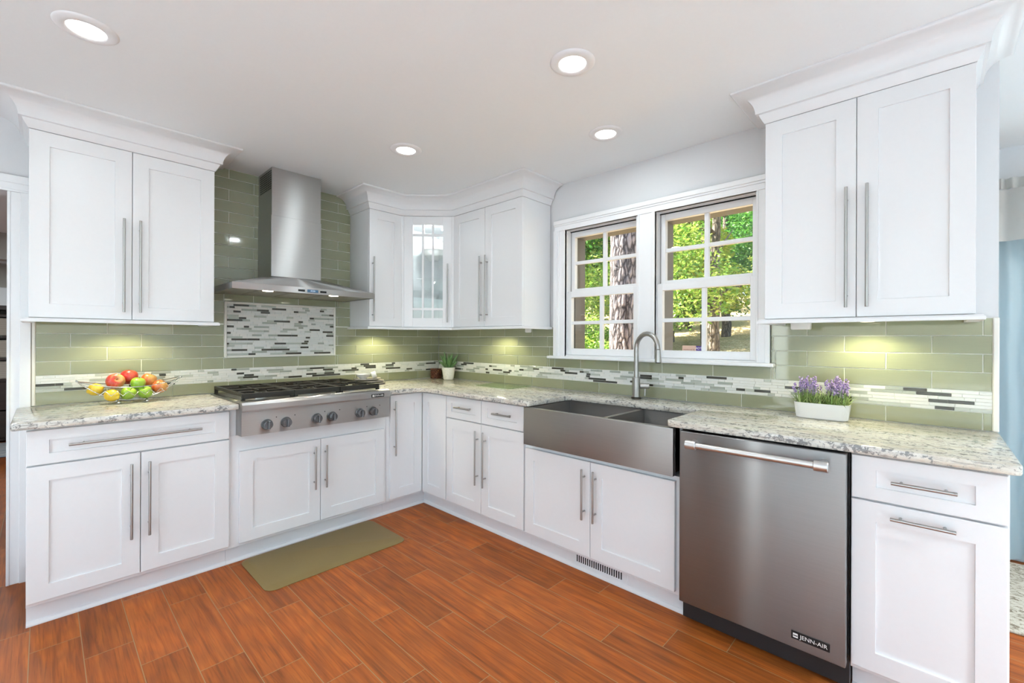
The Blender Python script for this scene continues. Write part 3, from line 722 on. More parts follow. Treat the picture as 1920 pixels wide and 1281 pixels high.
# ------------------------------------------------------------------ sink and faucet
sk = thing('farmhouse_sink', 'stainless steel apron front double bowl sink under the window', 'sink', (-.42, -2.158, .66))
SY0, SY1 = -2.611, -1.705
b = bm_new(); box(b, SY0, SY1, .640, .6655, .661, .8795, WINDOW, bev=.004, seg=2); part('apron', b, M_SINK, sk, 30)
DY = -2.24
for y0, y1 in ((DY+.0005, SY1-.012), (SY0+.012, DY-.0005)):
    b = bm_new(); t = .012; n0, n1 = .225, .6395
    box(b, y0, y0+t, n0, n1, .68, .8790, WINDOW); box(b, y1-t, y1, n0, n1, .68, .8790, WINDOW)
    box(b, y0+t, y1-t, n0, n0+t, .68, .8790, WINDOW); box(b, y0+t, y1-t, n1-.004, n1, .68, .8790, WINDOW)
    box(b, y0, y1, n0, n1, .668, .68, WINDOW)
    ba = part('basin', b, M_SINK, sk)
    b = bm_new(); cyl(b, WINDOW((y0+y1)/2, .40, .6802), WINDOW((y0+y1)/2, .40, .684), .05, 24, bev=.001); part('drain', b, M_CHROME, ba)
fx, fy = -.105, -2.131
fc = thing('faucet', 'brushed nickel pull-down kitchen faucet with a high arc behind the sink', 'faucet', (fx, fy, .9139))
b = bm_new(); cyl(b, (fx, fy, .914), (fx, fy, .926), .031, 28, bev=.003); part('base', b, plain('dark base ring', (.08, .07, .06), .3, 1), fc, 35)
b = bm_new(); cyl(b, (fx, fy, .926), (fx, fy, 1.048), .0235, 28, bev=.002); part('body', b, M_HANDLE, fc, 35)
d = Vector((-.352, -.935, 0)); rad = .092; pts = [(fx, fy, 1.045), (fx, fy, 1.12), (fx, fy, 1.19)]
cz = 1.222
for k in range(13):
    a = math.pi - math.pi*1.0*k/12; c_ = Vector((fx, fy, cz))+d*(rad+rad*math.cos(a))+Vector((0, 0, rad*math.sin(a))); pts.append(tuple(c_))
b = bm_new(); ring_tube(b, pts, .0145, 16); part('spout', b, M_HANDLE, fc, 50)
e = Vector(pts[-1])
b = bm_new(); cyl(b, e+Vector((0, 0, 0)), e+Vector((0, 0, -.075)), .0150, 20, r1=.0195, bev=.002); hdz = part('spray_head', b, M_HANDLE, fc, 35)
b = bm_new(); cyl(b, e+Vector((0, 0, -.0752)), e+Vector((0, 0, -.079)), .016, 20); part('nozzle', b, M_BLACK, hdz)
lv = Vector((.45, -.89, 0)).normalized(); p0 = Vector((fx, fy, .995))+lv*.0225
b = bm_new(); cyl(b, p0, p0+lv*.055, .0165, 20, bev=.002); lever = part('valve', b, M_HANDLE, fc, 35)
b = bm_new(); ring_tube(b, [p0+lv*.03+Vector((0, 0, -.016)), p0+lv*.03+Vector((-.004, 0, -.06))], [.006, .0045], 10); part('lever', b, M_HANDLE, lever, 40)

# ------------------------------------------------------------------ dishwasher
dw = thing('dishwasher', 'stainless steel built-in dishwasher under the counter right of the sink', 'dishwasher', (-.35, -2.94, 0))
DY0, DY1, DN = -3.239, -2.642, .6707
b = bm_new(); box(b, DY0-.003, DY1+.010, .05, .60, .02, .878, WINDOW); part('tub', b, M_DARKGAP, dw)
b = bm_new(); box(b, DY0, DY1, .602, DN, .1226, .8758, WINDOW, bev=.004, seg=3); dd = part('door_panel', b, M_DWSTEEL, dw, 30)
b = bm_new(); hz = .832; hn = DN+.052
cyl(b, WINDOW(-2.700, hn, hz), WINDOW(-3.186, hn, hz), .0125, 24, bev=.001)
for u in (-2.713, -3.173):
    cyl(b, WINDOW(u+.022, hn, hz), WINDOW(u-.022, hn, hz), .0185, 24, bev=.002); cyl(b, WINDOW(u, DN+.0003, hz), WINDOW(u, hn-.01, hz), .0165, 20, r1=.013)
part('handle', b, plain('satin steel handle', (.62, .61, .60), .38, 1), dw, 35)
b = bm_new(); box(b, DY0+.01, DY1-.005, .54, .552, .004, .1, WINDOW); part('toe_panel', b, M_BLACK, dw)
b = bm_new(); box(b, -3.194, -3.074, DN+.0003, DN+.003, .158, .188, WINDOW, bev=.001); bd = part('badge', b, M_BLACK, dw, label='black maker\'s badge with silver letters')
b = text_bm('JENN-AIR', .0205, WINDOW, -3.1445, DN+.0031, .173, .0006, flip=-1); part('lettering', b, M_WHITEPL, bd, recalc=False)
b = bm_new(); box(b, -3.0955, -3.080, DN+.0031, DN+.0038, .165, .181, WINDOW); part('emblem', b, M_WHITEPL, bd)
b = bm_new(); box(b, -3.0945, -3.081, DN+.0039, DN+.0044, .171, .1745, WINDOW); part('emblem_stripe', b, M_BLACK, bd)

# ------------------------------------------------------------------ floor mat, register
b = bm_new()
def rrect(x0, x1, y0, y1, r): return arc(x1-r, y1-r, r, 0, 90) + arc(x0+r, y1-r, r, 90, 180) + arc(x0+r, y0+r, r, 180, 270) + arc(x1-r, y0+r, r, 270, 360)
lo = rrect(-1.835, -1.020, -1.035, -.578, .05); hi = rrect(-1.812, -1.043, -1.012, -.601, .035)
A = [b.verts.new((x, y, .0005)) for x, y in lo]; A2 = [b.verts.new((x, y, .003)) for x, y in lo]; B_ = [b.verts.new((x, y, .0155)) for x, y in hi]
n = len(A)
for P_, Q_ in ((A, A2), (A2, B_)):
    for i in range(n): b.faces.new((P_[i], P_[(i+1) % n], Q_[(i+1) % n], Q_[i]))
b.faces.new(B_); b.faces.new(A[::-1])
mm = MB('olive cushion vinyl'); mm.pbsdf(Base_Color=(.20, .135, .043), Roughness=.55, Normal=mm.bump(mm.noise(mm.obj(), 180, 3), .25, .002))
tag(finish('floor_mat', b, mm.m, smooth=40), 'olive brown cushioned mat on the floor before the cooktop', 'mat')
vr = thing('vent_register', 'white toe-kick vent register under the sink cabinet', 'vent', (-.56, -2.13, .02))
b = bm_new(); box(b, -2.325, -1.98, .5483, .5525, .026, .094, WINDOW, bev=.001); part('frame', b, M_CAB, vr)
b = bm_new()
for k in range(21): box(b, -2.292+k*.0138, -2.285+k*.0138, .5526, .5532, .036, .084, WINDOW)
part('slots', b, M_BLACK, vr, label='row of dark slots')

# ------------------------------------------------------------------ ceiling lights, under-cabinet lights
cl = [(-2.499, -1.180, 'recessed round ceiling light nearest the left edge of the photo'), (-1.113, -2.374, 'recessed round ceiling light nearest the camera in the middle of the ceiling'),
      (-1.111, -1.145, 'recessed round ceiling light in front of the glass corner cabinet'), (-.480, -2.140, 'recessed round ceiling light in front of the window')]
fill_lights = [(-4.45, -1.95), (-4.45, -3.1), (-4.45, -4.6), (-4.45, -6.1), (-2.9, -5.2), (-1.4, -5.2), (-2.9, -6.7), (-1.4, -6.7)]  # unseen downlights added to bounce fill off the carpet and streak the dishwasher
proto = None
for i, (x, y) in enumerate([(a[0], a[1]) for a in cl]+fill_lights):
    lab = cl[i][2] if i < 4 else 'added recessed ceiling fill light, unseen behind the camera'
    if proto is None:
        o = thing('ceiling_light', lab, 'light', (x, y, CZ-.012), 'recessed ceiling lights')
        b = bm_new(); lathe(b, [(.056, .006), (.060, .002), (.084, .004), (.091, .009), (.0925, .0115), (.056, .0115)], (x, y, CZ-.012), 40); part('trim_ring', b, M_TRIM, o, 50)
        b = bm_new(); cyl(b, (x, y, CZ-.006), (x, y, CZ-.0035), .0555, 36); part('diffuser', b, M_GLOW, o)
        proto = o
    else: copy_tree(proto, (x, y, CZ-.012), lab)
    light('ceiling_lamp', 'AREA', (x, y, CZ-.0125), LAMP_W if i < 4 else (20 if i == 4 else FILL_W*(.7 if y == -5.2 else 1)), LAMP, shape='DISK', size=.108, spread=R(180 if i < 5 else 105))
pk = [(-2.288, -.175, 'under the middle of the cabinet left of the hood'), (-2.045, -.28, 'under the right end of the cabinet left of the hood'),
      (-.700, -.16, 'under the narrow cabinet right of the hood'), (-.16, -.93, 'under the two-door cabinet left of the window'), (-.14, -3.25, 'under the middle of the cabinet right of the window'), (-.14, -3.50, 'under the right end of the cabinet right of the window')]
for i, (x, y, l) in enumerate(pk):
    o = thing('puck_light', 'small round white puck light '+l, 'light', (x, y, 1.3605), 'puck lights under the wall cabinets')
    b = bm_new(); lathe(b, [(0, .0125), (.036, .0125), (.036, .004), (.031, 0), (.027, .001), (0, .001)], (x, y, 1.3603), 28); part('housing', b, M_WHITEPL, o, 40)
    on = i in (0, 2, 3, 4)
    b = bm_new(); cyl(b, (x, y, 1.3592), (x, y, 1.3603), .026, 24); part('lens', b, M_PUCK if on else M_WHITEPL, o)
    if on: light('puck_lamp', 'SPOT', (x, y, 1.357), 11, (1, .95, .55), spot_size=R(150), spot_blend=.5, shadow_soft_size=.02)
for (x, y, l, s) in ((-.15, -3.005, 'white plug adapter under the wall cabinet right of the window', 1), (-.17, -1.30, 'small white plug connector under the wall cabinet left of the window', .6)):
    o = thing('cable_adapter', l, 'adapter', (x, y, 1.342))
    b = bm_new(); box(b, x-.02*s, x+.02*s, y-.04*s, y+.04*s, 1.328, 1.3728, bev=.006, seg=2); part('housing', b, M_WHITEPL, o, 40)
    b = bm_new(); ring_tube(b, [(x, y+.04*s, 1.362), (x+.01, y+.08*s, 1.368), (x+.02, y+.14*s, 1.3695)], .003, 8); part('cord', b, M_WHITEPL, o, 60)

# ------------------------------------------------------------------ fruit bowl
bx, by = -2.262, -.165
fb = thing('fruit_bowl', 'chrome wire boat-shaped fruit bowl on the counter left of the cooktop', 'bowl', (bx, by, .914))
def keel(t): return .930+.118*abs(t)**2.2
b = bm_new()
for yy in (-.036, -.018, 0, .018, .036):
    ring_tube(b, [(bx+.225*t, by+yy*(1-.35*abs(t)), keel(t)+.004*abs(yy)/.036) for t in [k/10-1 for k in range(21)]], .0021, 8)
part('base_wires', b, M_CHROME, fb, 60)
for s in (-1, 1):
    b = bm_new(); ring_tube(b, [(bx+.225*t, by+s*(.105*(1-abs(t)**2.2)+.02), 1.010+.035*abs(t)**2) for t in [k/10-1 for k in range(21)]], .0024, 8); part('rim_wire', b, M_CHROME, fb, 60)
    zz = []
    for k in range(13):
        t = -.62+1.24*k/12; zz.append((bx+.225*t, by+s*(.088*(1-abs(t)**2)+.018), .974+(.012 if k % 2 else -.012)+.02*t*t))
    b = bm_new(); ring_tube(b, zz, .002, 8); part('zigzag_wire', b, M_CHROME, fb, 60)
for sx in (-.058, .062):
    for sy in (-.05, .05):
        b = bm_new(); sphere(b, (bx+sx, by+sy, .9225), .0085, 12); cyl(b, (bx+sx, by+sy, .925), (bx+sx, by+sy*.6, .934), .003, 8); part('foot', b, M_CHROME, fb, 60)
def fruit_mat(name, c1, c2, c3, lo=.35, hi=.62, rough=.3):
    m = MB(name); v = m.obj(); z = m.n('SeparateXYZ', {0: v}).outputs[0]
    n = m.noise(m.scale(v, (28, 28, 9)), 1.2, 4, .6, .5)
    f = m.math('ADD', n, m.math('MULTIPLY', z, 5))
    sp = m.ramp(m.noise(v, 240, 1), [(.66, (0,)*3), (.72, (.35,)*3)])
    m.pbsdf(Base_Color=m.mix(sp.outputs[0], m.ramp(f, [(lo, c1), (hi, c2)]).outputs[0], c3), Roughness=rough, Coat_Weight=.3, Coat_Roughness=.15); return m.m
F_RG = fruit_mat('red and yellow apple skin', (.55, .045, .03), (.60, .34, .12), (.7, .55, .3), .40, .72)
F_RED = fruit_mat('red apple skin', (.42, .015, .012), (.55, .07, .04), (.6, .3, .2))
F_GRN = fruit_mat('green apple skin', (.20, .36, .02), (.33, .50, .05), (.6, .7, .4))
F_ORG = fruit_mat('orange red apple skin', (.60, .10, .03), (.68, .38, .10), (.75, .6, .35), .3, .7)
F_LEM = fruit_mat('lemon skin', (.78, .50, .02), (.85, .60, .06), (.8, .6, .1), rough=.38)
F_STEM = plain('brown stem', (.09, .05, .02), .7)
APP = [(0, .0075), (.008, .003), (.018, .000), (.028, .007), (.0345, .019), (.038, .034), (.0375, .046), (.033, .058), (.024, .066), (.014, .0675), (.007, .063), (0, .058)]
LEMP = [(0, 0), (.006, .001), (.011, .006), (.022, .012), (.031, .024), (.0335, .038), (.031, .052), (.022, .064), (.012, .070), (.007, .076), (0, .078)]
def fruit(name, loc, tilt, mat, s, label, prof=APP, stem=True):
    o = thing(name, label, 'fruit', loc, 'fruit in the wire bowl')
    prof2 = []
    for i in range(len(prof)-1):
        (a, z0), (c_, z1) = prof[i], prof[i+1]; prof2 += [(a, z0), ((a+c_)/2, (z0+z1)/2)]
    prof2.append(prof[-1])
    hc = (prof[0][1]+prof[-1][1])/2
    M = Vector(tilt).to_track_quat('Z', 'Y').to_matrix().to_4x4() @ Matrix.Scale(s, 4) @ Matrix.Translation((0, 0, -hc))
    b = bm_new(); lathe(b, prof2, loc, 24, mtx=M); part('flesh', b, mat, o, 80)
    if stem:
        b = bm_new(); q = [Vector(loc)+(M @ Vector(p)) for p in ((0, 0, .057), (.001, .0, .066), (.004, 0, .076))]; ring_tube(b, q, .0014, 6); part('stem', b, F_STEM, o)
    return o
fruit('lemon', (-2.411, -.160, .998), (.9, -.2, .35), F_LEM, .98, 'yellow lemon at the far left of the wire bowl', LEMP, False)
fruit('lemon', (-2.347, -.195, .963), (.6, -.6, -.4), F_LEM, 1.0, 'yellow lemon low at the front left of the wire bowl', LEMP, False)
fruit('apple', (-2.332, -.160, 1.036), (.1, -.85, .35), F_RG, 1.10, 'red and yellow apple with its stem end facing forward in the wire bowl')
fruit('apple', (-2.268, -.105, 1.052), (.1, .3, .9), F_RED, 1.08, 'dark red apple at the back top of the wire bowl')
fruit('apple', (-2.236, -.168, 1.018), (.1, -.2, .95), F_GRN, .90, 'small green apple topmost in the wire bowl')
fruit('apple', (-2.280, -.190, .967), (.3, -.5, .8), F_GRN, .93, 'green apple at the bottom middle of the wire bowl')
fruit('apple', (-2.206, -.190, .967), (-.3, -.3, .8), F_GRN, .90, 'green apple at the bottom right of the wire bowl')
fruit('apple', (-2.182, -.112, 1.030), (.4, .1, .9), F_ORG, 1.0, 'pale orange red apple behind the topmost green apple')
fruit('apple', (-2.138, -.165, .993), (.7, -.3, .6), F_ORG, 1.0, 'orange and yellow apple at the far right of the wire bowl')

# ------------------------------------------------------------------ plates right of the cooktop
M_STONEW = plain('taupe stoneware', (.34, .31, .27), .45)
for k, (r, dx) in enumerate(((.122, .012), (.114, .006), (.106, -.012))):
    vessel('plate', [(0, 0), (r*.75, 0), (r, .008), (r, .0155), (r*.72, .0095), (0, .0095)], (-.806+dx, -.145, 0.9142+k*.0165), M_STONEW, ('taupe round plate at the bottom of the stack right of the cooktop', 'taupe round plate in the middle of the stack right of the cooktop', 'taupe round plate on top of the stack right of the cooktop')[k], 'plate', 'stacked taupe plates')
vessel('small_bowl', bowlp(.058, .040), (-.856, -.150, .9572), M_CERAM, 'small white bowl standing on the taupe plates', 'bowl')
M_ = Matrix.Translation((-.762, -.150, .9865)) @ Matrix.Rotation(R(70), 4, Vector((.45, .9, 0)).normalized())
b2 = bm_new(); lathe(b2, [(.022, -.016), (.0255, -.018), (.027, -.016), (.027, .016), (.0255, .018), (.022, .016), (.022, -.016)], (0, 0, 0), 28, mtx=M_); 
tag(finish('napkin_ring', b2, M_CERAM, smooth=50), 'white napkin ring lying on the taupe plates', 'ring')

# ------------------------------------------------------------------ succulent and pine cone in the corner
px, py = -.095, -.272
sp = thing('potted_succulent', 'green spiky succulent in a white marbled pot in the counter corner', 'plant', (px, py, .914))
mb_ = MB('white marbled pot'); nn = mb_.noise(mb_.obj(), 22, 5, .6, 1.5); mb_.pbsdf(Base_Color=mb_.mix(mb_.ramp(nn, [(.47, (0,)*3), (.5, (.5,)*3), (.53, (0,)*3)]).outputs[0], (.80, .79, .76), (.5, .5, .5)), Roughness=.3)
b = bm_new(); lathe(b, [(0, 0), (.040, 0), (.046, .004), (.060, .104), (.060, .110), (.055, .110), (.053, .095), (0, .092)], (px, py, .9141), 32); part('pot', b, mb_.m, sp, 50)
b = bm_new(); cyl(b, (px, py, 1.0065), (px, py, 1.012), .052, 24); part('soil', b, plain('potting soil', (.03, .022, .015), .9), sp)
mg = MB('succulent leaf'); zz = mg.n('SeparateXYZ', {0: mg.obj()}).outputs[2]; mg.pbsdf(Base_Color=mg.ramp(mg.math('ADD', zz, mg.math('MULTIPLY', mg.noise(mg.obj(), 40), .1)), [(.10, (.045, .11, .035)), (.30, (.17, .30, .11))]).outputs[0], Roughness=.4)
random.seed(21)
for k in range(26):
    a = k*2.39996; tilt = .15+1.05*((k % 13)/12); L = random.uniform(.12, .17)*(1.05-.15*tilt); w = .019
    dr = Vector((math.cos(a), math.sin(a), 0)); pts = []; rads = []
    for j in range(7):
        s = j/6; pts.append(Vector((px, py, 1.010))+dr*(.008+L*s*math.sin(tilt)*(1-.1*s))+Vector((0, 0, L*s*math.cos(tilt)+.03*tilt*s-.02*tilt*s*s)))
        rads.append(max(.0006, w*(.55+1.1*s-1.75*s*s) if s < .95 else .0008))
    b = bm_new(); ring_tube(b, pts, rads, 6)
    part('leaf', b, mg.m, sp, 60)
mp_ = MB('brown pine cone'); mp_.pbsdf(Base_Color=mp_.ramp(mp_.n('NewGeometry').outputs['Random Per Island'], [(0, (.05, .018, .010)), (.6, (.16, .045, .02)), (1, (.30, .14, .06))]).outputs[0], Roughness=.55)
b = bm_new(); cx_, cy_ = -.085, -.073
cyl(b, (cx_, cy_, .9142), (cx_, cy_, 1.003), .042, 20)
for ring in range(7):
    for k in range(13):
        a = 2*math.pi*(k+.5*(ring % 2))/13; z = .920+ring*.0132
        sphere(b, (cx_+.045*math.cos(a), cy_+.045*math.sin(a), z), .0085, 8, (1, 1, .62))
tag(finish('woven_candle_holder', b, mp_.m, smooth=60), 'small reddish brown cone-textured candle holder behind the succulent', 'candle holder')
# glass cutting board
b = bm_new(); prism(b, [(-.282, -.850), (-.278, -1.222), (-.016, -1.190), (-.020, -.790)], .9143, .9195, bev=.0015)
tag(finish('cutting_board', b, M_GREENGLASS), 'green tinted glass cutting board flat on the counter below the window', 'cutting board')

# ------------------------------------------------------------------ lavender planter
lx, ly = -.118, -3.083
lp = thing('lavender_planter', 'artificial purple lavender in a white ribbed oval planter on the counter', 'plant', (lx, ly, .914))
ang = R(0)
def oval(rx, ry, n=72, rib=0.0):
    out = []
    for k in range(n):
        a = 2*math.pi*k/n; e_ = .55; c_, s_ = math.cos(a), math.sin(a)
        r_ = 1+(rib if k % 2 else -rib)
        out.append((lx+rx*r_*math.copysign(abs(c_)**e_, c_), ly+ry*r_*math.copysign(abs(s_)**e_, s_)))
    return out
b = bm_new(); rings = []
for (rx, ry, z, rib) in ((.040, .095, .9142, 0), (.044, .100, .918, .006), (.047, .104, .950, .008), (.050, .108, .982, .006), (.050, .109, .987, 0), (.046, .105, .987, 0), (.045, .104, .972, 0)):
    rings.append([b.verts.new((x, y, z)) for x, y in oval(rx, ry, 96, rib)])
for A, B_ in zip(rings, rings[1:]):
    for k in range(96): b.faces.new((A[k], A[(k+1) % 96], B_[(k+1) % 96], B_[k]))
b.faces.new(rings[0][::-1]); b.faces.new(rings[-1])
part('pot', b, M_CERAM, lp, 30)
random.seed(5)
def leafm(name, c1, c2, rough=.5, tr=0):
    m = MB(name); c = m.mix(m.n('NewGeometry').outputs['Random Per Island'], c1, c2)
    m.pbsdf(Base_Color=c, Roughness=rough); return m.m
b = bm_new()
def blade(b, p, d, L, w, droop):
    side = d.cross(Vector((0, 0, 1))).normalized(); prev = None
    for j in range(4):
        s = j/3; q = p+d*L*s+Vector((0, 0, -droop*L*s*s)); ww = w*(1-s*.95)
        cur = (b.verts.new(q-side*ww), b.verts.new(q+side*ww))
        if prev: b.faces.new((prev[0], prev[1], cur[1], cur[0]))
        prev = cur
for k in range(680):
    p = Vector((lx+random.uniform(-.036, .036), ly+random.uniform(-.094, .094), .974))
    d = Vector((random.uniform(-.7, .7), random.uniform(-.75, .75), 1)).normalized()
    blade(b, p, d, random.uniform(.05, .115), .0032, random.uniform(0, .5))
part('foliage', b, leafm('lavender leaves', (.16, .27, .06), (.46, .55, .24)), lp, recalc=False)['kind'] = 'stuff'
b = bm_new()
for k in range(46):
    x, y = lx+random.uniform(-.03, .03), ly+random.uniform(-.1, .1)
    while abs(y-ly+.012) < .016: y = ly+random.uniform(-.1, .1)
    tip = Vector((x+random.uniform(-.015, .015), y+random.uniform(-.012, .012), random.uniform(1.06, 1.118)))
    ring_tube(b, [(x, y, .974), ((x+tip.x)/2, (y+tip.y)/2, 1.03), tip], .0009, 5, mi=1)
    for j in range(16):
        q = tip+Vector((random.uniform(-.007, .007), random.uniform(-.007, .007), -.045*j/16))
        sphere(b, q, random.uniform(.0028, .0045), 6)
part('flower_spikes', b, [leafm('lavender flowers', (.26, .17, .42), (.60, .46, .68)), plain('green stem', (.15, .22, .07), .6)], lp)['kind'] = 'stuff'

# ------------------------------------------------------------------ sticker on the right window pane
st_ = thing('window_sticker', 'small security sticker with pale pink and purple fields on the right window', 'sticker', (.046, -2.415, 1.2145))
sf = Fr((.0462, 0, 0), (0, 1, 0), (-1, 0, 0))
b = bm_new(); box(b, -2.437, -2.355, 0, .0006, 1.2145, 1.245, sf); part('backing', b, plain('pale pink film', (.62, .42, .32), .5), st_)
b = bm_new(); box(b, -2.4685, -2.437, 0, .0008, 1.2145, 1.243, sf); pb = part('logo_field', b, plain('purple film', (.07, .03, .22), .4), st_, label='purple square')
b = text_bm('ADT', .0185, sf, -2.4527, .0009, 1.2287, .0001, flip=-1); part('lettering', b, M_WHITEPL, pb)
b = text_bm('monitored by', .0125, sf, -2.396, .0009, 1.2205, .0001, flip=-1); part('small_lettering', b, plain('maroon ink', (.12, .02, .05), .5), st_)

# ------------------------------------------------------------------ nook: curtain, valance, rug
M_VAL = leafm('white valance cloth', (.72, .72, .70), (.74, .74, .72), .8)
def sheer_mat():
    m = MB('sheer blue curtain'); v = m.obj()
    s = m.n('MixShader', {0: .45, 1: m.n('BsdfDiffuse', {0: (.74, .83, .85)}), 2: m.n('BsdfTranslucent', {0: (.66, .80, .86)})})
    m.done(m.n('MixShader', {0: .18, 1: s, 2: m.n('BsdfTransparent', {0: (.9, .96, 1)})})); return m.m
def drape(name, y0, y1, x, z0, z1, amp, freq, mat, flare=0):
    b = bm_new(); n, mz = int(abs(y1-y0)*260), 14; rows = []
    for j in range(mz+1):
        z = z0+(z1-z0)*j/mz; row = []
        for i in range(n+1):
            y = y0+(y1-y0)*i/n; ph = freq*y*(1+.12*math.sin(3*y))+.3*math.sin(9*z); a = amp*(1+.25*math.sin(13*y+2*z))
            row.append(b.verts.new((x+a*math.sin(ph)+flare*(1-j/mz), y, z)))
        rows.append(row)
    for A, B_ in zip(rows, rows[1:]):
        for i in range(n): b.faces.new((A[i], A[i+1], B_[i+1], B_[i]))
    r = bmesh.ops.solidify(b, geom=list(b.faces), thickness=.0012)
    return b
vl = thing('valance', 'white gathered valance on a rod above the sheer curtain at the right edge', 'curtain', (1.15, -5.2, 1.84))
b = drape('v', -3.665, -6.6, 1.132, 1.845, 2.139, .016, 70, None, -.01); part('skirt', b, M_VAL, vl, 60)
b = drape('v', -3.665, -6.6, 1.132, 2.140, 2.200, .016, 190, None); part('ruffle', b, M_VAL, vl, 60)
b = bm_new(); cyl(b, (1.165, -3.66, 2.13), (1.165, -6.62, 2.13), .008, 12)
for y in (-3.79, -6.55): box(b, 1.165, XN-.0005, y-.006, y+.006, 2.124, 2.136)
part('rod', b, M_WHITEPL, vl, 40)
b = drape('s', -3.73, -6.5, 1.205, .03, 2.15, .022, 105, None); tag(finish('sheer_curtain', b, sheer_mat(), smooth=60), 'pale blue sheer curtain hanging behind the white valance', 'curtain')
mr = MB('cream and tan woven rug'); nz = mr.noise(mr.scale(mr.obj(), (30, 18, 1)), 1.4, 4, .7, 1.5); mr.pbsdf(Base_Color=mr.ramp(nz, [(.40, (.20, .16, .11)), (.47, (.50, .45, .36)), (.6, (.62, .58, .49))]).outputs[0], Roughness=.95, Normal=mr.bump(mr.noise(mr.obj(), 90, 3), .6, .01))
b = bm_new(); box(b, .30, 1.20, -7.0, -3.70, .0005, .013, bev=.004); 
tag(finish('area_rug', b, mr.m), 'cream and tan woven rug on the floor beyond the right end of the counter', 'rug')

# ------------------------------------------------------------------ room beyond the doorway
mw = MB('dark walnut'); gx = mw.noise(mw.scale(mw.obj(), (4, 4, 40)), 2, 4); mw.pbsdf(Base_Color=mw.mix(gx, (.022, .012, .008), (.06, .032, .02)), Roughness=.35)
sc = thing('storage_shelf', 'dark brown storage shelf seen through the doorway at the left edge', 'shelf', (-3.0, 5.0, 0))
b = bm_new(); box(b, -3.6, -3.575, 4.8, 5.2, .02, 1.62); box(b, -2.75, -2.725, 4.8, 5.2, .02, 1.62); box(b, -3.575, -2.75, 5.17, 5.2, .02, 1.62)
for z in (1.53, 1.27, 1.00, .74): box(b, -3.575, -2.75, 4.8, 5.17, z, z+.03)
box(b, -3.575, -2.75, 4.8, 5.17, .02, .05); box(b, -3.62, -2.705, 4.79, 5.21, 1.62, 1.67); part('frame', b, mw.m, sc)
for z0, z1 in ((.055, .38), (.395, .735)):
    b = bm_new(); box(b, -3.573, -2.752, 4.785, 4.799, z0, z1, bev=.003); dr_ = part('drawer', b, mw.m, sc)
    b = bm_new(); sphere(b, (-2.87, 4.77, z1-.06), .016, 10); part('knob', b, M_CHROME, dr_)
mbn = MB('cream woven bin'); wv = mbn.n('TexWave', {'Vector': mbn.obj(), 'Scale': 14, 'Distortion': .4}, bands_direction='Z'); mbn.pbsdf(Base_Color=mbn.mix(wv.outputs[1], (.55, .50, .42), (.68, .64, .56)), Roughness=.9)
for k, z in enumerate((1.031, 1.301, .771)):
    b = bm_new(); box(b, -3.30, -2.78, 4.815, 5.15, z, z+.215, bev=.01); o = finish('storage_bin', b, mbn.m)
    tag(o, ('cream woven bin on the middle shelf of the dark unit beyond the doorway', 'cream woven bin on the top shelf of the dark unit beyond the doorway', 'cream woven bin on the lowest open shelf of the dark unit beyond the doorway')[k], 'bin', 'cream bins on the dark shelf')
mrb = MB('blue and white striped rug'); nz = mrb.noise(mrb.scale(mrb.obj(), (3, 30, 1)), 2, 3); mrb.pbsdf(Base_Color=mrb.ramp(nz, [(.42, (.22, .28, .36)), (.52, (.62, .62, .60))]).outputs[0], Roughness=.95)
b = bm_new(); box(b, -3.6, -2.3, 3.75, 4.7, .0005, .012, bev=.004); tag(finish('runner_rug', b, mrb.m), 'blue and white rug on the floor beyond the doorway', 'rug')
b = bm_new(); box(b, -4.4, -1.4, 3.9, 4.1, 2.13, CZ); struct('trim_3', b, painted('beam paint', (.42, .40, .36), .6))
b = bm_new(); box(b, -4.4, -1.4, 6.93, 7.0, 1.55, 2.05, bev=.01); struct('trim_4', b, M_TRIM)
light('far_room_lamp', 'AREA', (-3.2, 2.4, 2.38), 25, LAMP, shape='DISK', size=.3)
light('far_room_lamp', 'AREA', (-3.2, 5.6, 2.38), 18, LAMP, shape='DISK', size=.3)

# ------------------------------------------------------------------ outdoors
mgd = MB('leaf litter ground'); p = mgd.obj(); n1 = mgd.noise(p, 16, 8, .8, .4); n2 = mgd.noise(p, .7, 3)
mgd.pbsdf(Base_Color=mgd.mix(mgd.ramp(n2, [(.4, (0,)*3), (.65, (.8,)*3)]).outputs[0], mgd.ramp(n1, [(.38, (.20, .12, .05)), (.5, (.60, .42, .20)), (.6, (.85, .72, .48))]).outputs[0], mgd.ramp(n1, [(.4, (.16, .13, .05)), (.6, (.45, .36, .17))]).outputs[0]), Roughness=.95)
def gz(x, y): return -.25+max(0, x-1.5)*.142+.12*math.sin(x*.7+y*.5)*min(1, max(0, x-1.5)/4)
b = bm_new(); NX, NY = 40, 50; gr = [[b.verts.new((.25+i*1.0, -12+j*1.0, gz(.25+i, -12+j))) for j in range(NY)] for i in range(NX)]
for i in range(NX-1):
    for j in range(NY-1): b.faces.new((gr[i][j], gr[i+1][j], gr[i+1][j+1], gr[i][j+1]))
for f in b.faces: f.normal_update()
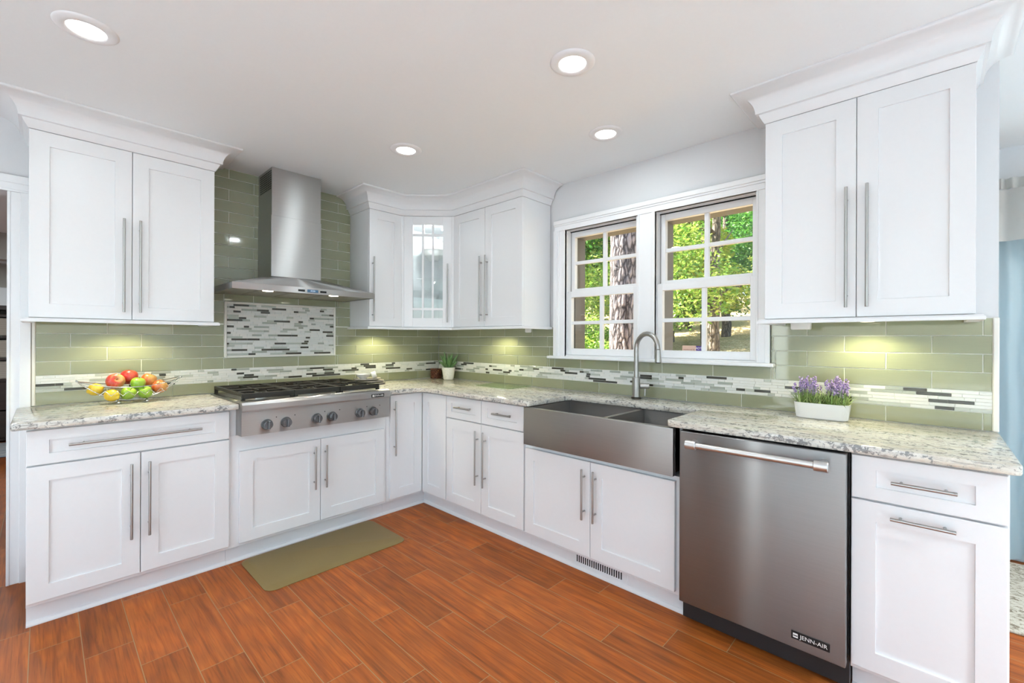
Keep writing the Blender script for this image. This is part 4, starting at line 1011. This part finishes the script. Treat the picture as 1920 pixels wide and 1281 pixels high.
# keep the ground clear of the house and its nook
dead = [f for f in b.faces if f.calc_center_median().x < 1.7 and f.calc_center_median().y < -2.9]
bmesh.ops.delete(b, geom=dead, context='FACES')
gnd = struct('ground', b, mgd.m, smooth=60, recalc=False, origin=(0, 0, 0))
def bark_mat(name, c1, c2, c3):
    m = MB(name); p = m.obj(); s = m.scale(p, (1, 1, .28))
    vo = m.n('TexVoronoi', {'Vector': m.n('VectorMath', {0: s, 1: m.scale(m.n('TexNoise', {'Vector': p, 'Scale': 6, 'Detail': 4}).outputs[1], (.06, .06, .06))}, operation='ADD').outputs[0], 'Scale': 15}, feature='DISTANCE_TO_EDGE').outputs[0]
    n = m.noise(p, 26, 5, .7)
    c = m.mix(m.ramp(vo, [(.02, (0,)*3), (.22, (1,)*3)]).outputs[0], c1, m.mix(n, c2, c3))
    m.pbsdf(Base_Color=c, Roughness=.9, Normal=m.bump(m.math('ADD', vo, m.math('MULTIPLY', n, .2)), 1.0, .05)); return m.m
M_BARK = bark_mat('pine bark', (.03, .024, .024), (.22, .185, .18), (.38, .33, .325))
M_TWIG = bark_mat('grey brown bark', (.04, .03, .022), (.14, .11, .085), (.24, .20, .16))
random.seed(11)
# the big pine close to the left window
tx, ty = 4.0, .285
pt = thing('pine_tree', 'thick-trunked pine tree standing close outside the left window', 'tree', (tx, ty, gz(tx, ty)-.1))
b = bm_new(); seg = 56; rings = []
for j in range(46):
    z = gz(tx, ty)-.1+j*.16; r0 = .232-.006*j*.16+(.12*math.exp(-j*.16/.35))
    rings.append([b.verts.new((tx+(r0+.016*math.sin(k*2*math.pi/seg*7+math.sin(z*5)*1.5)*.6+random.uniform(-.016, .016))*math.cos(2*math.pi*k/seg), ty+(r0+random.uniform(-.011, .011))*math.sin(2*math.pi*k/seg), z)) for k in range(seg)])
for A, B_ in zip(rings, rings[1:]):
    for k in range(seg): b.faces.new((A[k], A[(k+1) % seg], B_[(k+1) % seg], B_[k]))
b.faces.new(rings[0][::-1]); b.faces.new(rings[-1])
part('trunk', b, M_BARK, pt, 60)
def leaf_mat(name, c1, c2, c3):
    m = MB(name); r_ = m.n('NewGeometry').outputs['Random Per Island']
    c = m.ramp(r_, [(0, c1), (.5, c2), (1, c3)]).outputs[0]
    m.done(m.n('MixShader', {0: .5, 1: m.n('BsdfPrincipled', {'Base Color': c, 'Roughness': .5}), 2: m.n('BsdfTranslucent', {0: c})})); return m.m
L1 = leaf_mat('bright green leaves', (.09, .23, .03), (.24, .40, .05), (.50, .56, .14))
L2 = leaf_mat('yellow green leaves', (.22, .34, .03), (.42, .52, .06), (.62, .58, .12))
L3 = leaf_mat('deep green leaves', (.03, .13, .02), (.08, .26, .04), (.17, .38, .06))
def crown_bm(n, rx, rz, size, seed, lobes=9):
    rnd = random.Random(seed); b = bm_new()
    ctr = [(Vector((rnd.gauss(0, rx*.5), rnd.gauss(0, rx*.5), rnd.uniform(-rz*.8, rz*.8))), rnd.uniform(.35, .6)*rx) for _ in range(lobes)]
    for _ in range(n):
        c_, r_ = rnd.choice(ctr); v = Vector((rnd.gauss(0, 1), rnd.gauss(0, 1), rnd.gauss(0, .75))).normalized()*r_*rnd.random()**.4
        p = c_+v; a = Vector((rnd.gauss(0, 1), rnd.gauss(0, 1), rnd.gauss(0, .5))).normalized(); s = size*rnd.uniform(.6, 1.3)
        q = a.cross(Vector((rnd.gauss(0, 1), rnd.gauss(0, 1), rnd.gauss(0, 1)))).normalized()
        b.faces.new([b.verts.new(x) for x in (p-a*s, p+q*s*.45-a*s*.1, p+a*s, p-q*s*.45-a*s*.1)])
    return b
def trunk_bm(h, r, seed):
    rnd = random.Random(seed); b = bm_new(); lean = Vector((rnd.uniform(-.3, .3), rnd.uniform(-.3, .3), 0))
    P_ = [Vector((0, 0, -.3))+lean*s*s+Vector((rnd.uniform(-.04, .04), rnd.uniform(-.04, .04), h*s)) for s in [k/8 for k in range(9)]]
    ring_tube(b, P_, [r*(1.15-.7*k/8) for k in range(9)], 12)
    for k in range(9):
        i = rnd.randint(3, 8); a = rnd.uniform(0, 6.3); d = Vector((math.cos(a), math.sin(a), rnd.uniform(.2, .8))); L = rnd.uniform(.8, 1.8)
        ring_tube(b, [P_[i], P_[i]+d*L*.5+Vector((0, 0, .1)), P_[i]+d*L], [r*.3, r*.2, r*.07], 6)
    return b
def mk_tree(name, loc, label, leaf, n, rx, rz, size, h, r, seed, cat='tree', group=None, cz=None):
    o = thing(name, label, cat, loc, group)
    base = Vector(loc)
    if h:
        b = trunk_bm(h, r, seed); bmesh.ops.translate(b, verts=b.verts, vec=base); part('trunk', b, M_TWIG, o, 60)
    b = crown_bm(n, rx, rz, size, seed+50); bmesh.ops.translate(b, verts=b.verts, vec=base+Vector((0, 0, cz if cz is not None else h*.75))); part('foliage', b, leaf, o, recalc=False)
    return o
protos = [mk_tree('broadleaf_tree', (9.0, 2.6, gz(9, 2.6)), 'bright green leafy tree in the woodland outside the windows', L1, 17000, 1.7, 2.3, .055, 5.2, .13, 1, group='bright green woodland trees', cz=3.0),
          mk_tree('broadleaf_tree', (11.5, 4.8, gz(11.5, 4.8)), 'yellow green leafy tree in the woodland outside the windows', L2, 17000, 1.8, 2.4, .058, 5.4, .12, 2, group='yellow green woodland trees', cz=3.1),
          mk_tree('broadleaf_tree', (14.0, 1.9, gz(14, 1.9)), 'deep green leafy tree in the woodland outside the windows', L3, 18000, 2.0, 2.6, .062, 6.0, .15, 3, group='deep green woodland trees', cz=3.2),
          mk_tree('shrub', (7.6, 4.0, gz(7.6, 4.0)), 'low green shrub under the woodland trees outside the windows', L1, 7000, .85, .55, .04, 0, 0, 4, 'shrub', 'woodland shrubs', cz=.55)]
rnd = random.Random(3)
spots = [(0, 8.2, .3), (1, 10.2, 1.2), (0, 12.4, 3.2), (2, 10.0, 6.4), (1, 14.5, 5.6), (0, 15.6, 3.9), (2, 17.5, 7.4), (1, 16.8, .6), (0, 19.5, 5.6), (2, 20.0, 2.4), (1, 20.5, 10.2), (0, 13.6, 9.0), (2, 22.5, 8.4), (0, 24, 4.6), (1, 24.5, 12.5), (2, 26, 15), (0, 27, 9.5), (2, 26, 1.2), (0, 18, 13), (1, 12.2, -1.4), (2, 18, -2.4), (1, 28.5, 6), (0, 30, 14), (2, 31, 10.5), (1, 30, 2.5), (0, 7.4, 5.8), (2, 29, 18.5),
         (3, 6.5, 2.2), (3, 7.0, 3.1), (3, 8.6, 5.4), (3, 9.6, 5.2), (3, 6.4, 3.6), (3, 12.4, 6.9), (3, 5.9, 3.0)]
for k, x, y in spots:
    o = copy_tree(protos[k], (x, y, gz(x, y))); o.rotation_euler = (0, 0, rnd.uniform(0, 6.28)); s = rnd.uniform(.85, 1.2); o.scale = (s, s, s)
